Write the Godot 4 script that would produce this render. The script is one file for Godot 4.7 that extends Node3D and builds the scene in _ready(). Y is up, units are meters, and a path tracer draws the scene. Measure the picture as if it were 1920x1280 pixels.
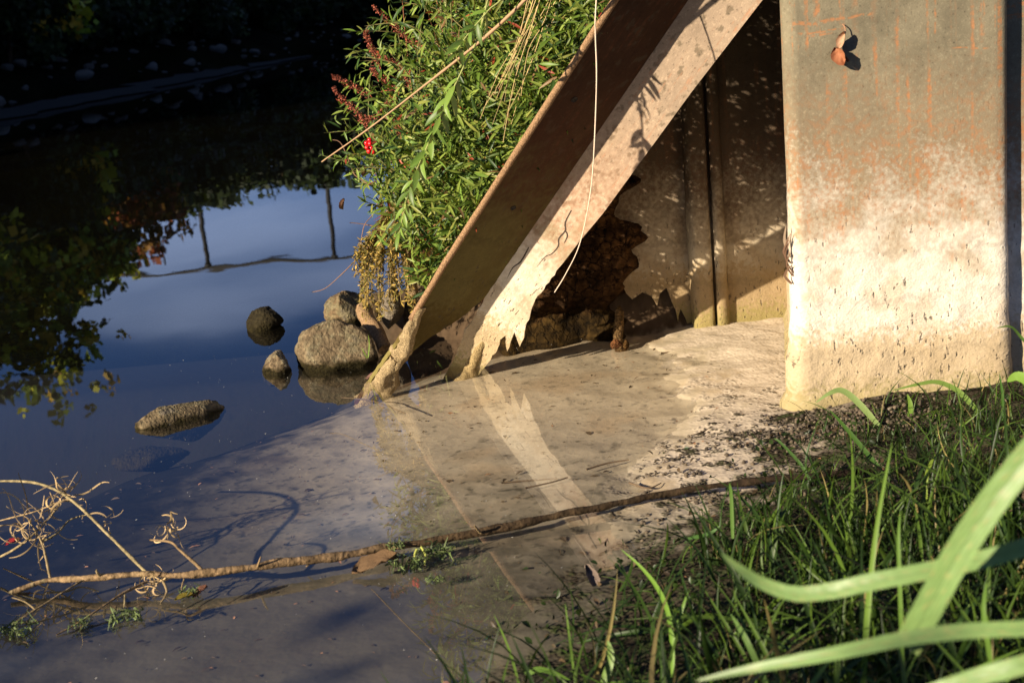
extends Node3D
# A silted creek edge beside a rusty sheet pile: world y is up, metres, water level at y = 0.

var rng := RandomNumberGenerator.new()
var taken := {}
var M := {}
var lo := FastNoiseLite.new()
var hi := FastNoiseLite.new()
var shore_z := [-60.0, -3.9, -3.23, -2.82, -2.48, -2.255, -1.94, -1.2, 0.0, 3.0, 10.0, 60.0]
var shore_v := [0.5, 0.42, 0.416, 0.22, 0.147, 0.045, -0.108, -0.9, -4.2, -6.0, -8.0, -20.0]
var bank_x := [-0.62, -0.45, -0.2, 0.1, 0.3, 0.6, 0.9, 4.0]
var bank_v := [-0.12, 0.05, 0.16, 0.36, 0.7, 1.45, 1.75, 1.85]
var beam_at := Vector3(-0.213, 0, -3.786)
var web_basis := Basis(Vector3(0.8037, -0.594, 0.0351), Vector3(0.5209, 0.7309, 0.4409), Vector3(-0.2875, -0.3361, 0.8969))   # across the web, along the beam, out of the web
var flange_basis := Basis(Vector3(-0.7858, 0.2088, 0.5822), Vector3(0.5209, 0.7309, 0.4409), Vector3(-0.3334, 0.6498, -0.6831))   # across the flange, along the beam, out of its far side

# ---------------------------------------------------------------- helpers

func numbered(n: String) -> String:
	if not taken.has(n):
		taken[n] = 0
		return n
	taken[n] += 1
	return "%s_%03d" % [n, taken[n]]

func tag(o: Node, label := "", category := "", group := "", kind := "") -> Node:
	if label: o.set_meta("label", label)
	if category: o.set_meta("category", category)
	if group: o.set_meta("group", group)
	if kind: o.set_meta("kind", kind)
	return o

func thing(n: String, at: Vector3, label: String, category: String, group := "") -> Node3D:
	var o := Node3D.new()
	o.name = numbered(n)
	add_child(o)
	o.position = at
	tag(o, label, category, group)
	return o

func put(n: String, mesh: Mesh, mat: Material, parent: Node = self) -> MeshInstance3D:
	var o := MeshInstance3D.new()
	o.name = numbered(n) if parent == self else n
	o.mesh = mesh
	o.material_override = mat
	parent.add_child(o, true)
	return o

func begin() -> SurfaceTool:
	var st := SurfaceTool.new()
	st.begin(Mesh.PRIMITIVE_TRIANGLES)
	return st

func done(st: SurfaceTool) -> ArrayMesh:
	st.generate_normals()
	return st.commit()

func copies(n: String, mesh: Mesh, mat: Material, xs: Array, cs: PackedColorArray, parent: Node = self) -> MultiMeshInstance3D:
	var mm := MultiMesh.new()
	mm.transform_format = MultiMesh.TRANSFORM_3D
	mm.use_colors = true
	mm.mesh = mesh
	mm.instance_count = xs.size()
	for i in xs.size():
		mm.set_instance_transform(i, xs[i])
		mm.set_instance_color(i, cs[i])
	var o := MultiMeshInstance3D.new()
	o.name = numbered(n) if parent == self else n
	o.multimesh = mm
	o.material_override = mat
	parent.add_child(o, true)
	o.set_meta("kind", "stuff")
	return o

func rnd(a: float, b: float) -> float:
	return rng.randf_range(a, b)

func rvec(s: float) -> Vector3:
	return Vector3(rnd(-s, s), rnd(-s, s), rnd(-s, s))

func lerp_table(xs: Array, vs: Array, x: float) -> float:
	if x <= xs[0]: return vs[0]
	for i in xs.size() - 1:
		if x <= xs[i + 1]:
			return lerpf(vs[i], vs[i + 1], (x - xs[i]) / (xs[i + 1] - xs[i]))
	return vs[-1]

func lin(r: float, g: float, b: float) -> Color:
	return Color(r, g, b).linear_to_srgb()

func mat(c: Color, rough := 0.9, vc := false) -> StandardMaterial3D:
	var m := StandardMaterial3D.new()
	m.albedo_color = c
	m.roughness = rough
	m.vertex_color_use_as_albedo = vc
	return m

func smooth_path(p: Array, n: int) -> Array:   # Catmull-Rom through the points
	var out := []
	for i in p.size() - 1:
		var a: Vector3 = p[max(i - 1, 0)]
		var b: Vector3 = p[i]
		var c: Vector3 = p[i + 1]
		var d: Vector3 = p[min(i + 2, p.size() - 1)]
		for k in n:
			out.append(b.cubic_interpolate(c, a, d, float(k) / n))
	out.append(p[-1])
	return out

func tube(st: SurfaceTool, p: Array, r0: float, r1: float, sides := 6, lump := 0.0, c := Color.WHITE, c2 := Color.TRANSPARENT) -> void:   # the colour runs from c to c2, if that is given
	var side := Vector3.ZERO
	var rings := []
	for i in p.size():
		var t: Vector3 = (p[min(i + 1, p.size() - 1)] - p[max(i - 1, 0)]).normalized()
		if side == Vector3.ZERO:
			side = t.cross(Vector3(0.3, 1, 0.2)).normalized()
		side = (side - t * side.dot(t)).normalized()
		var up := side.cross(t)
		var r := lerpf(r0, r1, float(i) / (p.size() - 1))
		var ring := []
		for k in sides:
			var a := TAU * k / sides
			var q: Vector3 = side * cos(a) + up * sin(a)
			var rr := r
			if lump > 0.0:
				rr *= 1.0 + lump * hi.get_noise_3dv((p[i] + q * r * 2.0) * 4.0)
			ring.append(p[i] + q * rr)
		rings.append(ring)
	st.set_color(c)
	for i in rings.size() - 1:
		if c2.a > 0.0: st.set_color(c.lerp(c2, pow(float(i) / rings.size(), 0.4)) * (1.0 + 0.5 * lo.get_noise_1d(i * 0.37)))
		for k in sides:
			var k2 := (k + 1) % sides
			quad(st, rings[i][k], rings[i][k2], rings[i + 1][k2], rings[i + 1][k])
	for k in range(1, sides - 1):
		tri(st, rings[0][0], rings[0][k], rings[0][k + 1])
		tri(st, rings[-1][0], rings[-1][k + 1], rings[-1][k])

func tri(st: SurfaceTool, a: Vector3, b: Vector3, c: Vector3) -> void:
	st.add_vertex(a)
	st.add_vertex(b)
	st.add_vertex(c)

func quad(st: SurfaceTool, a: Vector3, b: Vector3, c: Vector3, d: Vector3) -> void:
	tri(st, a, b, c)
	tri(st, a, c, d)

func frame_of(dir: Vector3, facing: Vector3, length: float, width: float) -> Basis:
	var y := dir.normalized()
	var x := y.cross(facing).normalized()
	if x.length() < 0.5: x = y.cross(Vector3(0.31, 0.2, 0.9)).normalized()
	return Basis(x * width, y * length, x.cross(y) * length)

func leaf_mesh(width: float, fold: float, droop: float, widest := 0.4, segs := 5) -> ArrayMesh:   # along +Y, a unit long
	var st := begin()
	var prev := []
	for i in segs + 1:
		var t := float(i) / segs
		var w := width * 0.5 * pow(sin(PI * pow(t, log(0.5) / log(widest))), 0.8) if i > 0 and i < segs else 0.0
		if i == 0: w = width * 0.06
		var y := t - droop * 0.25 * t * t
		var z := -droop * t * t * 0.6
		var row := [Vector3(-w, y, z + w * fold), Vector3(0, y, z), Vector3(w, y, z + w * fold)]
		if i > 0:
			quad(st, prev[0], prev[1], row[1], row[0])
			quad(st, prev[1], prev[2], row[2], row[1])
		prev = row
	return done(st)

func ribbon(st: SurfaceTool, p: Array, width: float, facing: Vector3, fold := 0.25, tip := 0.0, c := Color.WHITE, even := 3.0, base_w := 0.7) -> void:   # a blade along points, tapering from its base to its tip
	var prev := []
	st.set_color(c)
	for i in p.size():
		var s := float(i) / (p.size() - 1)
		var t: Vector3 = (p[min(i + 1, p.size() - 1)] - p[max(i - 1, 0)]).normalized()
		var x := t.cross(facing).normalized()
		var n := x.cross(t)
		var w := width * 0.5 * lerpf(1.0, tip, pow(s, even)) * (base_w + (1.0 - base_w) * smoothstep(0.0, 0.2, s))
		var row := [p[i] - x * w + n * w * fold, p[i], p[i] + x * w + n * w * fold]
		if i > 0:
			quad(st, prev[0], prev[1], row[1], row[0])
			quad(st, prev[1], prev[2], row[2], row[1])
		prev = row

func crumpled(width: float, curl: float, seed_n: int) -> ArrayMesh:   # a dead leaf along +Y, curled across and crumpled
	var st := begin()
	var g := []
	for j in 11:
		var t := j / 10.0
		var w := width * 0.5 * pow(sin(PI * pow(t, 0.85)), 0.75) + 0.004
		var row := []
		for i in 9:
			var u := i / 4.0 - 1.0
			var edge := 1.0 + 0.22 * hi.get_noise_2d(t * 2.6 + seed_n, signf(u) * 7.0) * absf(u)
			var q := Vector3(u * w * edge, t, 0)
			q.z = curl * width * u * u * (0.4 + 0.6 * t) + 0.16 * width * lo.get_noise_3d(q.x * 5.0 + seed_n, q.y * 4.0, 0) + 0.06 * hi.get_noise_3d(q.x * 2.0, q.y * 2.0, seed_n) + 0.1 * sin(t * 3.0) - 0.012 * absf(sin(t * 22.0 - absf(u) * 5.0)) * absf(u)
			row.append(q)
		g.append(row)
	for j in 10:
		for i in 8:
			quad(st, g[j][i], g[j][i + 1], g[j + 1][i + 1], g[j + 1][i])
	return done(st)

func rock_mesh(size: Vector3, seed_n: int, facets := 9, rough := 0.05, wet := -1.0, base := Color(1, 1, 1), wet_tint := Color(0.22, 0.24, 0.1), rows := 22) -> ArrayMesh:
	var r := RandomNumberGenerator.new()
	r.seed = seed_n
	var planes := []
	for i in facets:
		planes.append([Vector3(r.randf_range(-1, 1), r.randf_range(-1, 1), r.randf_range(-1, 1)).normalized(), r.randf_range(0.56, 0.9)])
	var off := Vector3(seed_n * 3.7, seed_n * 1.3, 0)
	var g := []
	var cols := rows * 2
	for i in rows + 1:
		var row := []
		for k in cols:
			var la := PI * i / rows - PI / 2
			var lon := TAU * k / cols
			var d := Vector3(cos(la) * cos(lon), sin(la), cos(la) * sin(lon))
			var rr := 1.0
			for pl in planes:
				var q: float = d.dot(pl[0])
				if q > 0.2:
					rr = minf(rr, lerpf(pl[1] / q, rr, 0.04))
			rr *= 1.0 + 0.16 * lo.get_noise_3dv(d * 0.6 + off) + rough * hi.get_noise_3dv(d * 1.6 + off)+ rough * 0.5 * hi.get_noise_3dv(d * 4.5 + off)
			row.append(d * rr * size)
		g.append(row)
	var st := begin()
	for i in rows:
		for k in cols:
			var k2 := (k + 1) % cols
			var ids := [[i, k], [i + 1, k], [i + 1, k2], [i, k], [i + 1, k2], [i, k2]]
			for id in ids:
				var v: Vector3 = g[id[0]][id[1]]
				var f := smoothstep(wet - 0.006, wet + 0.012, v.y + 0.016 * hi.get_noise_3dv(v * 9.0 + off))
				var tint := base * (1.0 + 0.45 * lo.get_noise_3dv(v * 14.0 + off) + 0.35 * hi.get_noise_3dv(v * 16.0 + off))
				st.set_color(wet_tint.lerp(tint, f))
				st.add_vertex(v)
	return done(st)

func extrude(poly: PackedVector2Array, thick: float, uv: Vector2, uv_off := Vector2.ZERO) -> ArrayMesh:   # a plate in the XY plane, thick along +Z
	var st := begin()
	st.set_smooth_group(-1)
	var id := Geometry2D.triangulate_polygon(poly)
	var clockwise := Geometry2D.is_polygon_clockwise(poly)
	for side in 2:
		for i in id.size() / 3:
			for k in 3:
				var p := poly[id[i * 3 + (k if side == 0 else 2 - k)]]
				st.set_uv(p * uv + uv_off)
				st.add_vertex(Vector3(p.x, p.y, thick * side))
	for i in poly.size():
		var a := poly[i]
		var b := poly[(i + 1) % poly.size()]
		for q in [[a, 0], [b, 0], [b, 1], [a, 0], [b, 1], [a, 1]]:
			st.set_uv(q[0] * uv + uv_off + Vector2(0.02 * q[1], 0))
			st.add_vertex(Vector3(q[0].x, q[0].y, thick * q[1]))
	return done(st)

func ragged(poly: Array, step: float, amount: float, seed_n: int, from_y := -100.0, to_y := 100.0) -> PackedVector2Array:   # cut every edge short and shake the new corners
	var out := PackedVector2Array()
	var r := RandomNumberGenerator.new()
	r.seed = seed_n
	for i in poly.size():
		var a: Vector2 = poly[i]
		var b: Vector2 = poly[(i + 1) % poly.size()]
		var n: int = max(1, int(a.distance_to(b) / step))
		for k in n:
			var p := a.lerp(b, float(k) / n)
			if k > 0 and p.y > from_y and p.y < to_y:
				p += (b - a).normalized().orthogonal() * r.randf_range(-amount, amount)
			out.append(p)
	return out

# ---------------------------------------------------------------- textures

func noise_bytes(w: int, h: int, freq: float, octaves: int, seed_n: int, kind := FastNoiseLite.TYPE_SIMPLEX_SMOOTH, squash := 1.0) -> PackedByteArray:
	var n := FastNoiseLite.new()
	n.noise_type = kind
	n.seed = seed_n
	n.frequency = freq
	n.fractal_octaves = octaves
	if kind == FastNoiseLite.TYPE_CELLULAR:
		n.cellular_return_type = FastNoiseLite.RETURN_DISTANCE2_SUB
		n.fractal_type = FastNoiseLite.FRACTAL_NONE
	var im := n.get_image(w, int(h / squash)) if squash >= 1.0 else n.get_image(int(w * squash), h)
	im.convert(Image.FORMAT_L8)
	if squash != 1.0:
		im.resize(w, h, Image.INTERPOLATE_CUBIC)
	return im.get_data()

func texture(bytes: PackedByteArray, w: int, h: int, format := Image.FORMAT_RGB8) -> ImageTexture:
	return ImageTexture.create_from_image(Image.create_from_data(w, h, false, format, bytes))

func sb(v: float) -> int:   # linear 0..1 to an sRGB byte
	return int(clampf(pow(maxf(v, 0.0), 0.4545), 0.0, 1.0) * 255.0)

func steel_material(w: int, h: int, wide: float, tall: float, y0: float, per_y: float, line: float, seed_n: int, paint: Color, rust: Color, silt: Color, moss: float, relief: float, rust_share: float) -> StandardMaterial3D:
	# bare paint and rust above, pale dried silt below the flood line; per_y turns metres along the piece into metres of height
	var a := noise_bytes(w, h, 6.0 * wide / w, 4, seed_n)
	var b := noise_bytes(w, h, 60.0 * wide / w, 3, seed_n + 1)
	var s := noise_bytes(w, h, 48.0 * wide / w, 4, seed_n + 2, FastNoiseLite.TYPE_SIMPLEX_SMOOTH, 36.0)
	var d := noise_bytes(w, h, 170.0 * wide / w, 2, seed_n + 3)
	var e := noise_bytes(w, h, 22.0 * wide / w, 4, seed_n + 4)
	var v := noise_bytes(w, h, 85.0 * wide / w, 3, seed_n + 5, FastNoiseLite.TYPE_SIMPLEX_SMOOTH, 3.0)
	var col := PackedByteArray()
	col.resize(w * h * 3)
	var rel := PackedByteArray()
	rel.resize(w * h)
	for j in h:
		var y := (y0 + tall * (j + 0.5) / h) * per_y
		for i in w:
			var k := j * w + i
			var na := a[k] / 255.0
			var nb := b[k] / 255.0
			var ns := s[k] / 255.0
			var nd := d[k] / 255.0
			var ne := e[k] / 255.0
			var nv := v[k] / 255.0
			var cover := smoothstep(line + 0.2, line - 0.14, y + (na - 0.5) * 0.18 + (nb - 0.5) * 0.14 + (nd - 0.5) * 0.08)
			var stain := smoothstep(line + 0.42, line + 0.02, y + (ne - 0.5) * 0.2 + (nb - 0.5) * 0.2)
			var ru := smoothstep(0.7 - rust_share * 0.25, 0.86 - rust_share * 0.2, ns * 0.85 + nb * 0.15) * (0.15 + 0.55 * smoothstep(0.35, 0.6, na))
			ru = maxf(ru, smoothstep(0.3, 0.0, absf(y - line - 0.14)) * (0.1 + 0.35 * smoothstep(0.35, 0.7, nb * 0.5 + ne * 0.5)))
			ru *= 0.3 + 0.9 * smoothstep(0.35, 0.65, nb * 0.5 + nd * 0.2 + ne * 0.3)
			if seed_n == 100:   # scrapes across the paint of the near pile
				var px := 1.2 * (i + 0.5) / w + 0.518
				for sc in [[0.645, 0.82, 0.872, 0.0045], [0.66, 0.76, 0.852, 0.003], [0.99, 1.06, 0.79, 0.0025], [0.69, 0.73, 0.845, 0.004]]:
					ru = maxf(ru, 0.75 * smoothstep(sc[3], sc[3] * 0.4, absf(y - sc[2] + (na - 0.5) * 0.02)) * smoothstep(sc[0] - 0.01, sc[0] + 0.01, px) * smoothstep(sc[1] + 0.01, sc[1] - 0.01, px) * smoothstep(0.3, 0.5, nb))
			var c := paint * (0.7 + 0.4 * na + 0.25 * ne - 0.1)
			c = c.lerp(Color(paint.r * 1.5, paint.g * 1.33, paint.b * 1.25), stain * 0.6 + 0.25 * smoothstep(0.5, 0.8, ns) * stain)
			c *= 1.0 - 0.55 * smoothstep(0.66, 0.8, nd * 0.6 + nb * 0.4)
			if seed_n >= 300:   # grime and moss on the beam
				c = c.lerp(Color(0.07, 0.055, 0.03), 0.6 * smoothstep(0.56, 0.74, ne * 0.7 + nb * 0.3))
				c = c.lerp(Color(0.1, 0.1, 0.03), 0.5 * smoothstep(0.55, 0.75, na) * smoothstep(0.75, 0.35, y))
			c *= 1.0 + 0.35 * smoothstep(0.4, 0.25, nd * 0.6 + nb * 0.4)
			c = c.lerp(rust * (0.7 + 0.6 * nb), clampf(ru, 0.0, 1.0))
			var sl := silt * (0.8 + 0.28 * ne + 0.1 * (nd - 0.5))
			sl = sl.lerp(Color(silt.r * 0.72, silt.g * 0.62, silt.b * 0.48), smoothstep(0.5, 0.72, na) * 0.45)
			sl = sl.lerp(Color(silt.r * 0.62, silt.g * 0.52, silt.b * 0.36), smoothstep(0.21, 0.15, y + (nb - 0.5) * 0.07 + (na - 0.5) * 0.04) * 0.85)
			for tide in [0.135, 0.255, 0.36]:   # tide lines left by falling water
				sl *= 1.0 - 0.16 * smoothstep(0.018, 0.0, absf(y - tide + (na - 0.5) * 0.03 + (ne - 0.5) * 0.02)) * smoothstep(0.3, 0.55, nb)
			sl = sl.lerp(Color(0.2, 0.17, 0.05), smoothstep(0.09, 0.03, y + (nb - 0.5) * 0.08) * moss)
			c = c.lerp(sl, cover)
			var pit := smoothstep(0.27, 0.19, nv + (nd - 0.5) * 0.3) * (0.2 + 0.8 * cover) * smoothstep(0.5, 0.68, na * 0.3 + ne * 0.7 + 0.12 * smoothstep(0.3, 0.05, y))
			c = c.lerp(Color(0.06, 0.045, 0.03), pit * 0.75)
			c *= 0.9 + 0.2 * nd
			col[k * 3] = sb(c.r)
			col[k * 3 + 1] = sb(c.g)
			col[k * 3 + 2] = sb(c.b)
			rel[k] = int(clampf(90.0 + cover * (70.0 * (ne - 0.4) + 60.0 * (nb - 0.5) + 50.0 * (nd - 0.5) + 40.0) - pit * 90.0 + (1.0 - cover) * 22.0 * (nd - 0.5) - ru * 12.0, 0.0, 255.0))
	var m := StandardMaterial3D.new()
	m.albedo_texture = texture(col, w, h)
	m.heightmap_enabled = true
	m.heightmap_texture = texture(rel, w, h, Image.FORMAT_L8)
	m.heightmap_scale = relief
	m.roughness = 0.88
	m.metallic_specular = 0.25
	return m

func mud_material(x0: float, z0: float, wide: float, deep: float, w: int, h: int) -> StandardMaterial3D:
	var a := noise_bytes(w, h, 2.2 * wide / w, 4, 40)
	var b := noise_bytes(w, h, 30.0 * wide / w, 4, 41)
	var d := noise_bytes(w, h, 110.0 * wide / w, 2, 42)
	var e := noise_bytes(w, h, 9.0 * wide / w, 5, 43)
	var s := noise_bytes(w, h, 16.0 * wide / w, 3, 44, FastNoiseLite.TYPE_SIMPLEX_SMOOTH, 1.6)
	var col := PackedByteArray()
	col.resize(w * h * 3)
	var rel := PackedByteArray()
	rel.resize(w * h)
	for j in h:
		var z := z0 + deep * (j + 0.5) / h
		var sx := lerp_table(shore_z, shore_v, z)
		var gx := grass_edge(z)
		for i in w:
			var k := j * w + i
			var x := x0 + wide * (i + 0.5) / w
			var na := a[k] / 255.0
			var nb := b[k] / 255.0
			var nd := d[k] / 255.0
			var ne := e[k] / 255.0
			var ns := s[k] / 255.0
			var shore := x - sx + (ne - 0.5) * 0.3 + (nb - 0.5) * 0.1
			var dd := (x + 0.6) * -0.735 + (z + 3.7) * -0.678
			var c := Color(0.5, 0.415, 0.28) * (0.78 + 0.28 * ne + 0.1 * (nb - 0.5))
			c = c.lerp(Color(0.42, 0.3, 0.17), smoothstep(0.5, 0.75, na) * 0.45)
			# dark organic films and flecks, then darker towards the front and left
			var darken := smoothstep(0.62, 0.8, ns * 0.75 + nb * 0.25) * 0.3 + smoothstep(0.66, 0.8, nb) * 0.28
			darken += smoothstep(-3.45, -2.2, z + (ne - 0.5) * 0.6 - 0.5 * (x + 0.1)) * 0.94
			c = c.lerp(Color(0.065, 0.058, 0.04), clampf(darken, 0.0, 0.94) * smoothstep(0.5, 0.2, shore * 0.6))
			# deeper water: bed painted near black for light the murky water absorbs
			c = c.lerp(Color(0.006, 0.006, 0.004), maxf(smoothstep(-0.4, 0.25, dd + (ne - 0.5) * 0.35), smoothstep(-0.5, -1.05, x + (z + 2.5) * 0.3 + (ne - 0.5) * 0.3)) * 0.985)
			# dry pale crust on the shore, with crumbs of dark soil and moss
			var crust := smoothstep(-0.04, 0.14, shore)
			c = c.lerp(Color(0.52, 0.435, 0.325) * (0.8 + 0.2 * nb + 0.35 * (ne - 0.4)), crust * 0.85 * smoothstep(-2.35, -2.75, z + (ne - 0.5) * 0.5))
			var near_pile := smoothstep(0.34, 0.12, Vector2(x - 0.72, (z + 2.88) * 1.3).length())
			var crumb := smoothstep(0.6 - 0.26 * near_pile, 0.7 - 0.22 * near_pile, nb * 0.6 + nd * 0.4 + (ne - 0.5) * 0.6) * crust * smoothstep(-3.5, -2.9, z + (ne - 0.5) * 0.6)
			c = c.lerp(Color(0.05, 0.04, 0.025) * (0.6 + nd), crumb)
			var turf := smoothstep(-0.16, 0.1, x - gx + (ne - 0.5) * 0.35 + (nb - 0.5) * 0.12)
			c = c.lerp(Color(0.026, 0.02, 0.012) * (0.4 + nb + 0.7 * nd), turf * 0.95)
			c = c.lerp(Color(0.035, 0.05, 0.015), turf * smoothstep(0.55, 0.7, nb) * 0.7)
			c = c.lerp(Color(0.07, 0.045, 0.025) * (0.6 + 0.8 * nb), smoothstep(-3.96, -3.99, z + (nb - 0.5) * 0.02) * smoothstep(-0.5, -0.3, x))
			col[k * 3] = sb(c.r)
			col[k * 3 + 1] = sb(c.g)
			col[k * 3 + 2] = sb(c.b)
			rel[k] = int(clampf(110.0 + (nb - 0.5) * (30.0 + 35.0 * crust) + (nd - 0.5) * (12.0 + 36.0 * crust) + crumb * 60.0 + turf * (nd - 0.5) * 90.0, 0.0, 255.0))
	var m := StandardMaterial3D.new()
	m.albedo_texture = texture(col, w, h)
	m.heightmap_enabled = true
	m.heightmap_texture = texture(rel, w, h, Image.FORMAT_L8)
	m.heightmap_scale = 0.9
	m.texture_repeat = false
	m.roughness = 0.8
	m.specular_mode = BaseMaterial3D.SPECULAR_DISABLED
	return m

func grain(freq: float, low: float, high: float, seed_n: int, octaves := 4) -> NoiseTexture2D:
	var n := FastNoiseLite.new()
	n.seed = seed_n
	n.frequency = freq
	n.fractal_octaves = octaves
	var t := NoiseTexture2D.new()
	t.width = 512
	t.height = 512
	t.seamless = true
	t.noise = n
	var g := Gradient.new()
	g.set_color(0, Color(low, low, low))
	g.set_color(1, Color(high, high, high))
	t.color_ramp = g
	return t

func rocky(c: Color, scale: float, relief: float, low := 0.45) -> StandardMaterial3D:
	var m := mat(c, 0.92, true)
	m.albedo_texture = M.grain_color if low < 0.6 else M.grain_soft
	m.heightmap_enabled = true
	m.heightmap_texture = M.grain_height
	m.heightmap_scale = relief
	m.uv1_triplanar = true
	m.uv1_scale = Vector3.ONE * scale
	m.metallic_specular = 0.25
	return m

func leafy(back: float, rough := 0.5) -> StandardMaterial3D:
	var m := mat(Color.WHITE, rough, true)
	m.backlight_enabled = true
	m.backlight = Color(back, back, back * 0.6)
	m.metallic_specular = 0.35
	return m

# ---------------------------------------------------------------- the lie of the land

func grass_edge(z: float) -> float:
	return -0.04 - 0.66 * (z + 1.93) + 0.05 * sin(z * 9.0)

func ground_y(x: float, z: float) -> float:
	var e := x - lerp_table(shore_z, shore_v, z)
	var dd := (x + 0.6) * -0.735 + (z + 3.7) * -0.678
	var y := 0.0
	e += 0.09 * lo.get_noise_2d(x * 3.0, z * 3.0)
	if e > 0.0:
		y = 0.02 * (1.0 - exp(-e / 0.2)) + 0.012 * minf(e, 3.0) + 0.03 * minf(e, 3.0) * smoothstep(-2.7, -1.9, z) + 0.22 * smoothstep(-1.5, 0.8, z) * smoothstep(0.0, 1.0, e)
		y += 0.006 * hi.get_noise_2d(x * 3.0, z * 3.0) * smoothstep(0.0, 0.1, e) + 0.014 * smoothstep(0.0, 0.2, x - grass_edge(z)) * (1.0 + lo.get_noise_2d(x * 4.0, z * 4.0))
	else:
		y = -0.008 - 0.035 * smoothstep(0.0, 0.9, -e)
		y += 0.004 * lo.get_noise_2d(x * 6.0, z * 6.0) * smoothstep(0.0, 0.1, -e)
	y += 0.011 * hi.get_noise_2d(x * 1.5, z * 2.4) * smoothstep(0.26, 0.0, absf(e)) * smoothstep(-3.85, -3.7, z)   # puddles and islets along the water edge
	y -= 0.5 * smoothstep(-0.35, 1.2, dd)
	y += 0.018 * exp(-Vector2(x + 0.93, (z + 3.34) * 1.5).length_squared() / 0.03)
	# right bank behind the sheet piles
	var right := lerp_table(bank_x, bank_v, x - 0.184 * (-4.2 - minf(z, -4.2)) + 0.05 * lo.get_noise_2d(x * 2.0, z * 2.0))
	y = lerpf(y, maxf(y, right), smoothstep(-3.97, -4.3, z))
	# left bank, and the bank that closes the view
	var q := -5.65 + 0.184 * (-16.6 - z) - x + 0.4 * lo.get_noise_1d(z)
	var far := minf(0.32 * q, 1.0 + 0.04 * q)
	y = maxf(y, far)
	var q2 := -44.0 - z
	y = maxf(y, minf(0.3 * q2, 1.4 + 0.02 * q2))
	return maxf(y, -0.7)

func at(x: float, z: float, lift := 0.0) -> Vector3:
	return Vector3(x, ground_y(x, z) + lift, z)

func axis_steps(parts: Array) -> PackedFloat32Array:   # [start, step, end, step, end ...]
	var out := PackedFloat32Array([parts[0]])
	for i in range(1, parts.size(), 2):
		var from := out[-1]
		var n: int = max(1, int(round((parts[i + 1] - from) / parts[i])))
		for k in n:
			out.append(lerpf(from, parts[i + 1], float(k + 1) / n))
	return out

func sheet(xs: PackedFloat32Array, zs: PackedFloat32Array, height: Callable, hole: Rect2, tint: Callable) -> ArrayMesh:
	var v := PackedVector3Array()
	var n := PackedVector3Array()
	var uv := PackedVector2Array()
	var c := PackedColorArray()
	var id := PackedInt32Array()
	var w := xs.size()
	for z in zs:
		for x in xs:
			v.append(Vector3(x, height.call(x, z), z))
			uv.append(Vector2((x - xs[0]) / (xs[-1] - xs[0]), (z - zs[0]) / (zs[-1] - zs[0])))
			c.append(tint.call(x, z))
	for j in zs.size():
		for i in w:
			var du := v[j * w + min(i + 1, w - 1)] - v[j * w + max(i - 1, 0)]
			var dv := v[min(j + 1, zs.size() - 1) * w + i] - v[max(j - 1, 0) * w + i]
			n.append(dv.cross(du).normalized())
			if i < w - 1 and j < zs.size() - 1 and not hole.has_point(Vector2((xs[i] + xs[i + 1]) / 2, (zs[j] + zs[j + 1]) / 2)):
				var k := j * w + i
				id.append_array([k, k + 1, k + w + 1, k, k + w + 1, k + w])
	var arrays := []
	arrays.resize(Mesh.ARRAY_MAX)
	arrays[Mesh.ARRAY_VERTEX] = v
	arrays[Mesh.ARRAY_NORMAL] = n
	arrays[Mesh.ARRAY_TEX_UV] = uv
	arrays[Mesh.ARRAY_COLOR] = c
	arrays[Mesh.ARRAY_INDEX] = id
	var m := ArrayMesh.new()
	m.add_surface_from_arrays(Mesh.PRIMITIVE_TRIANGLES, arrays)
	return m

# ---------------------------------------------------------------- scene

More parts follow.
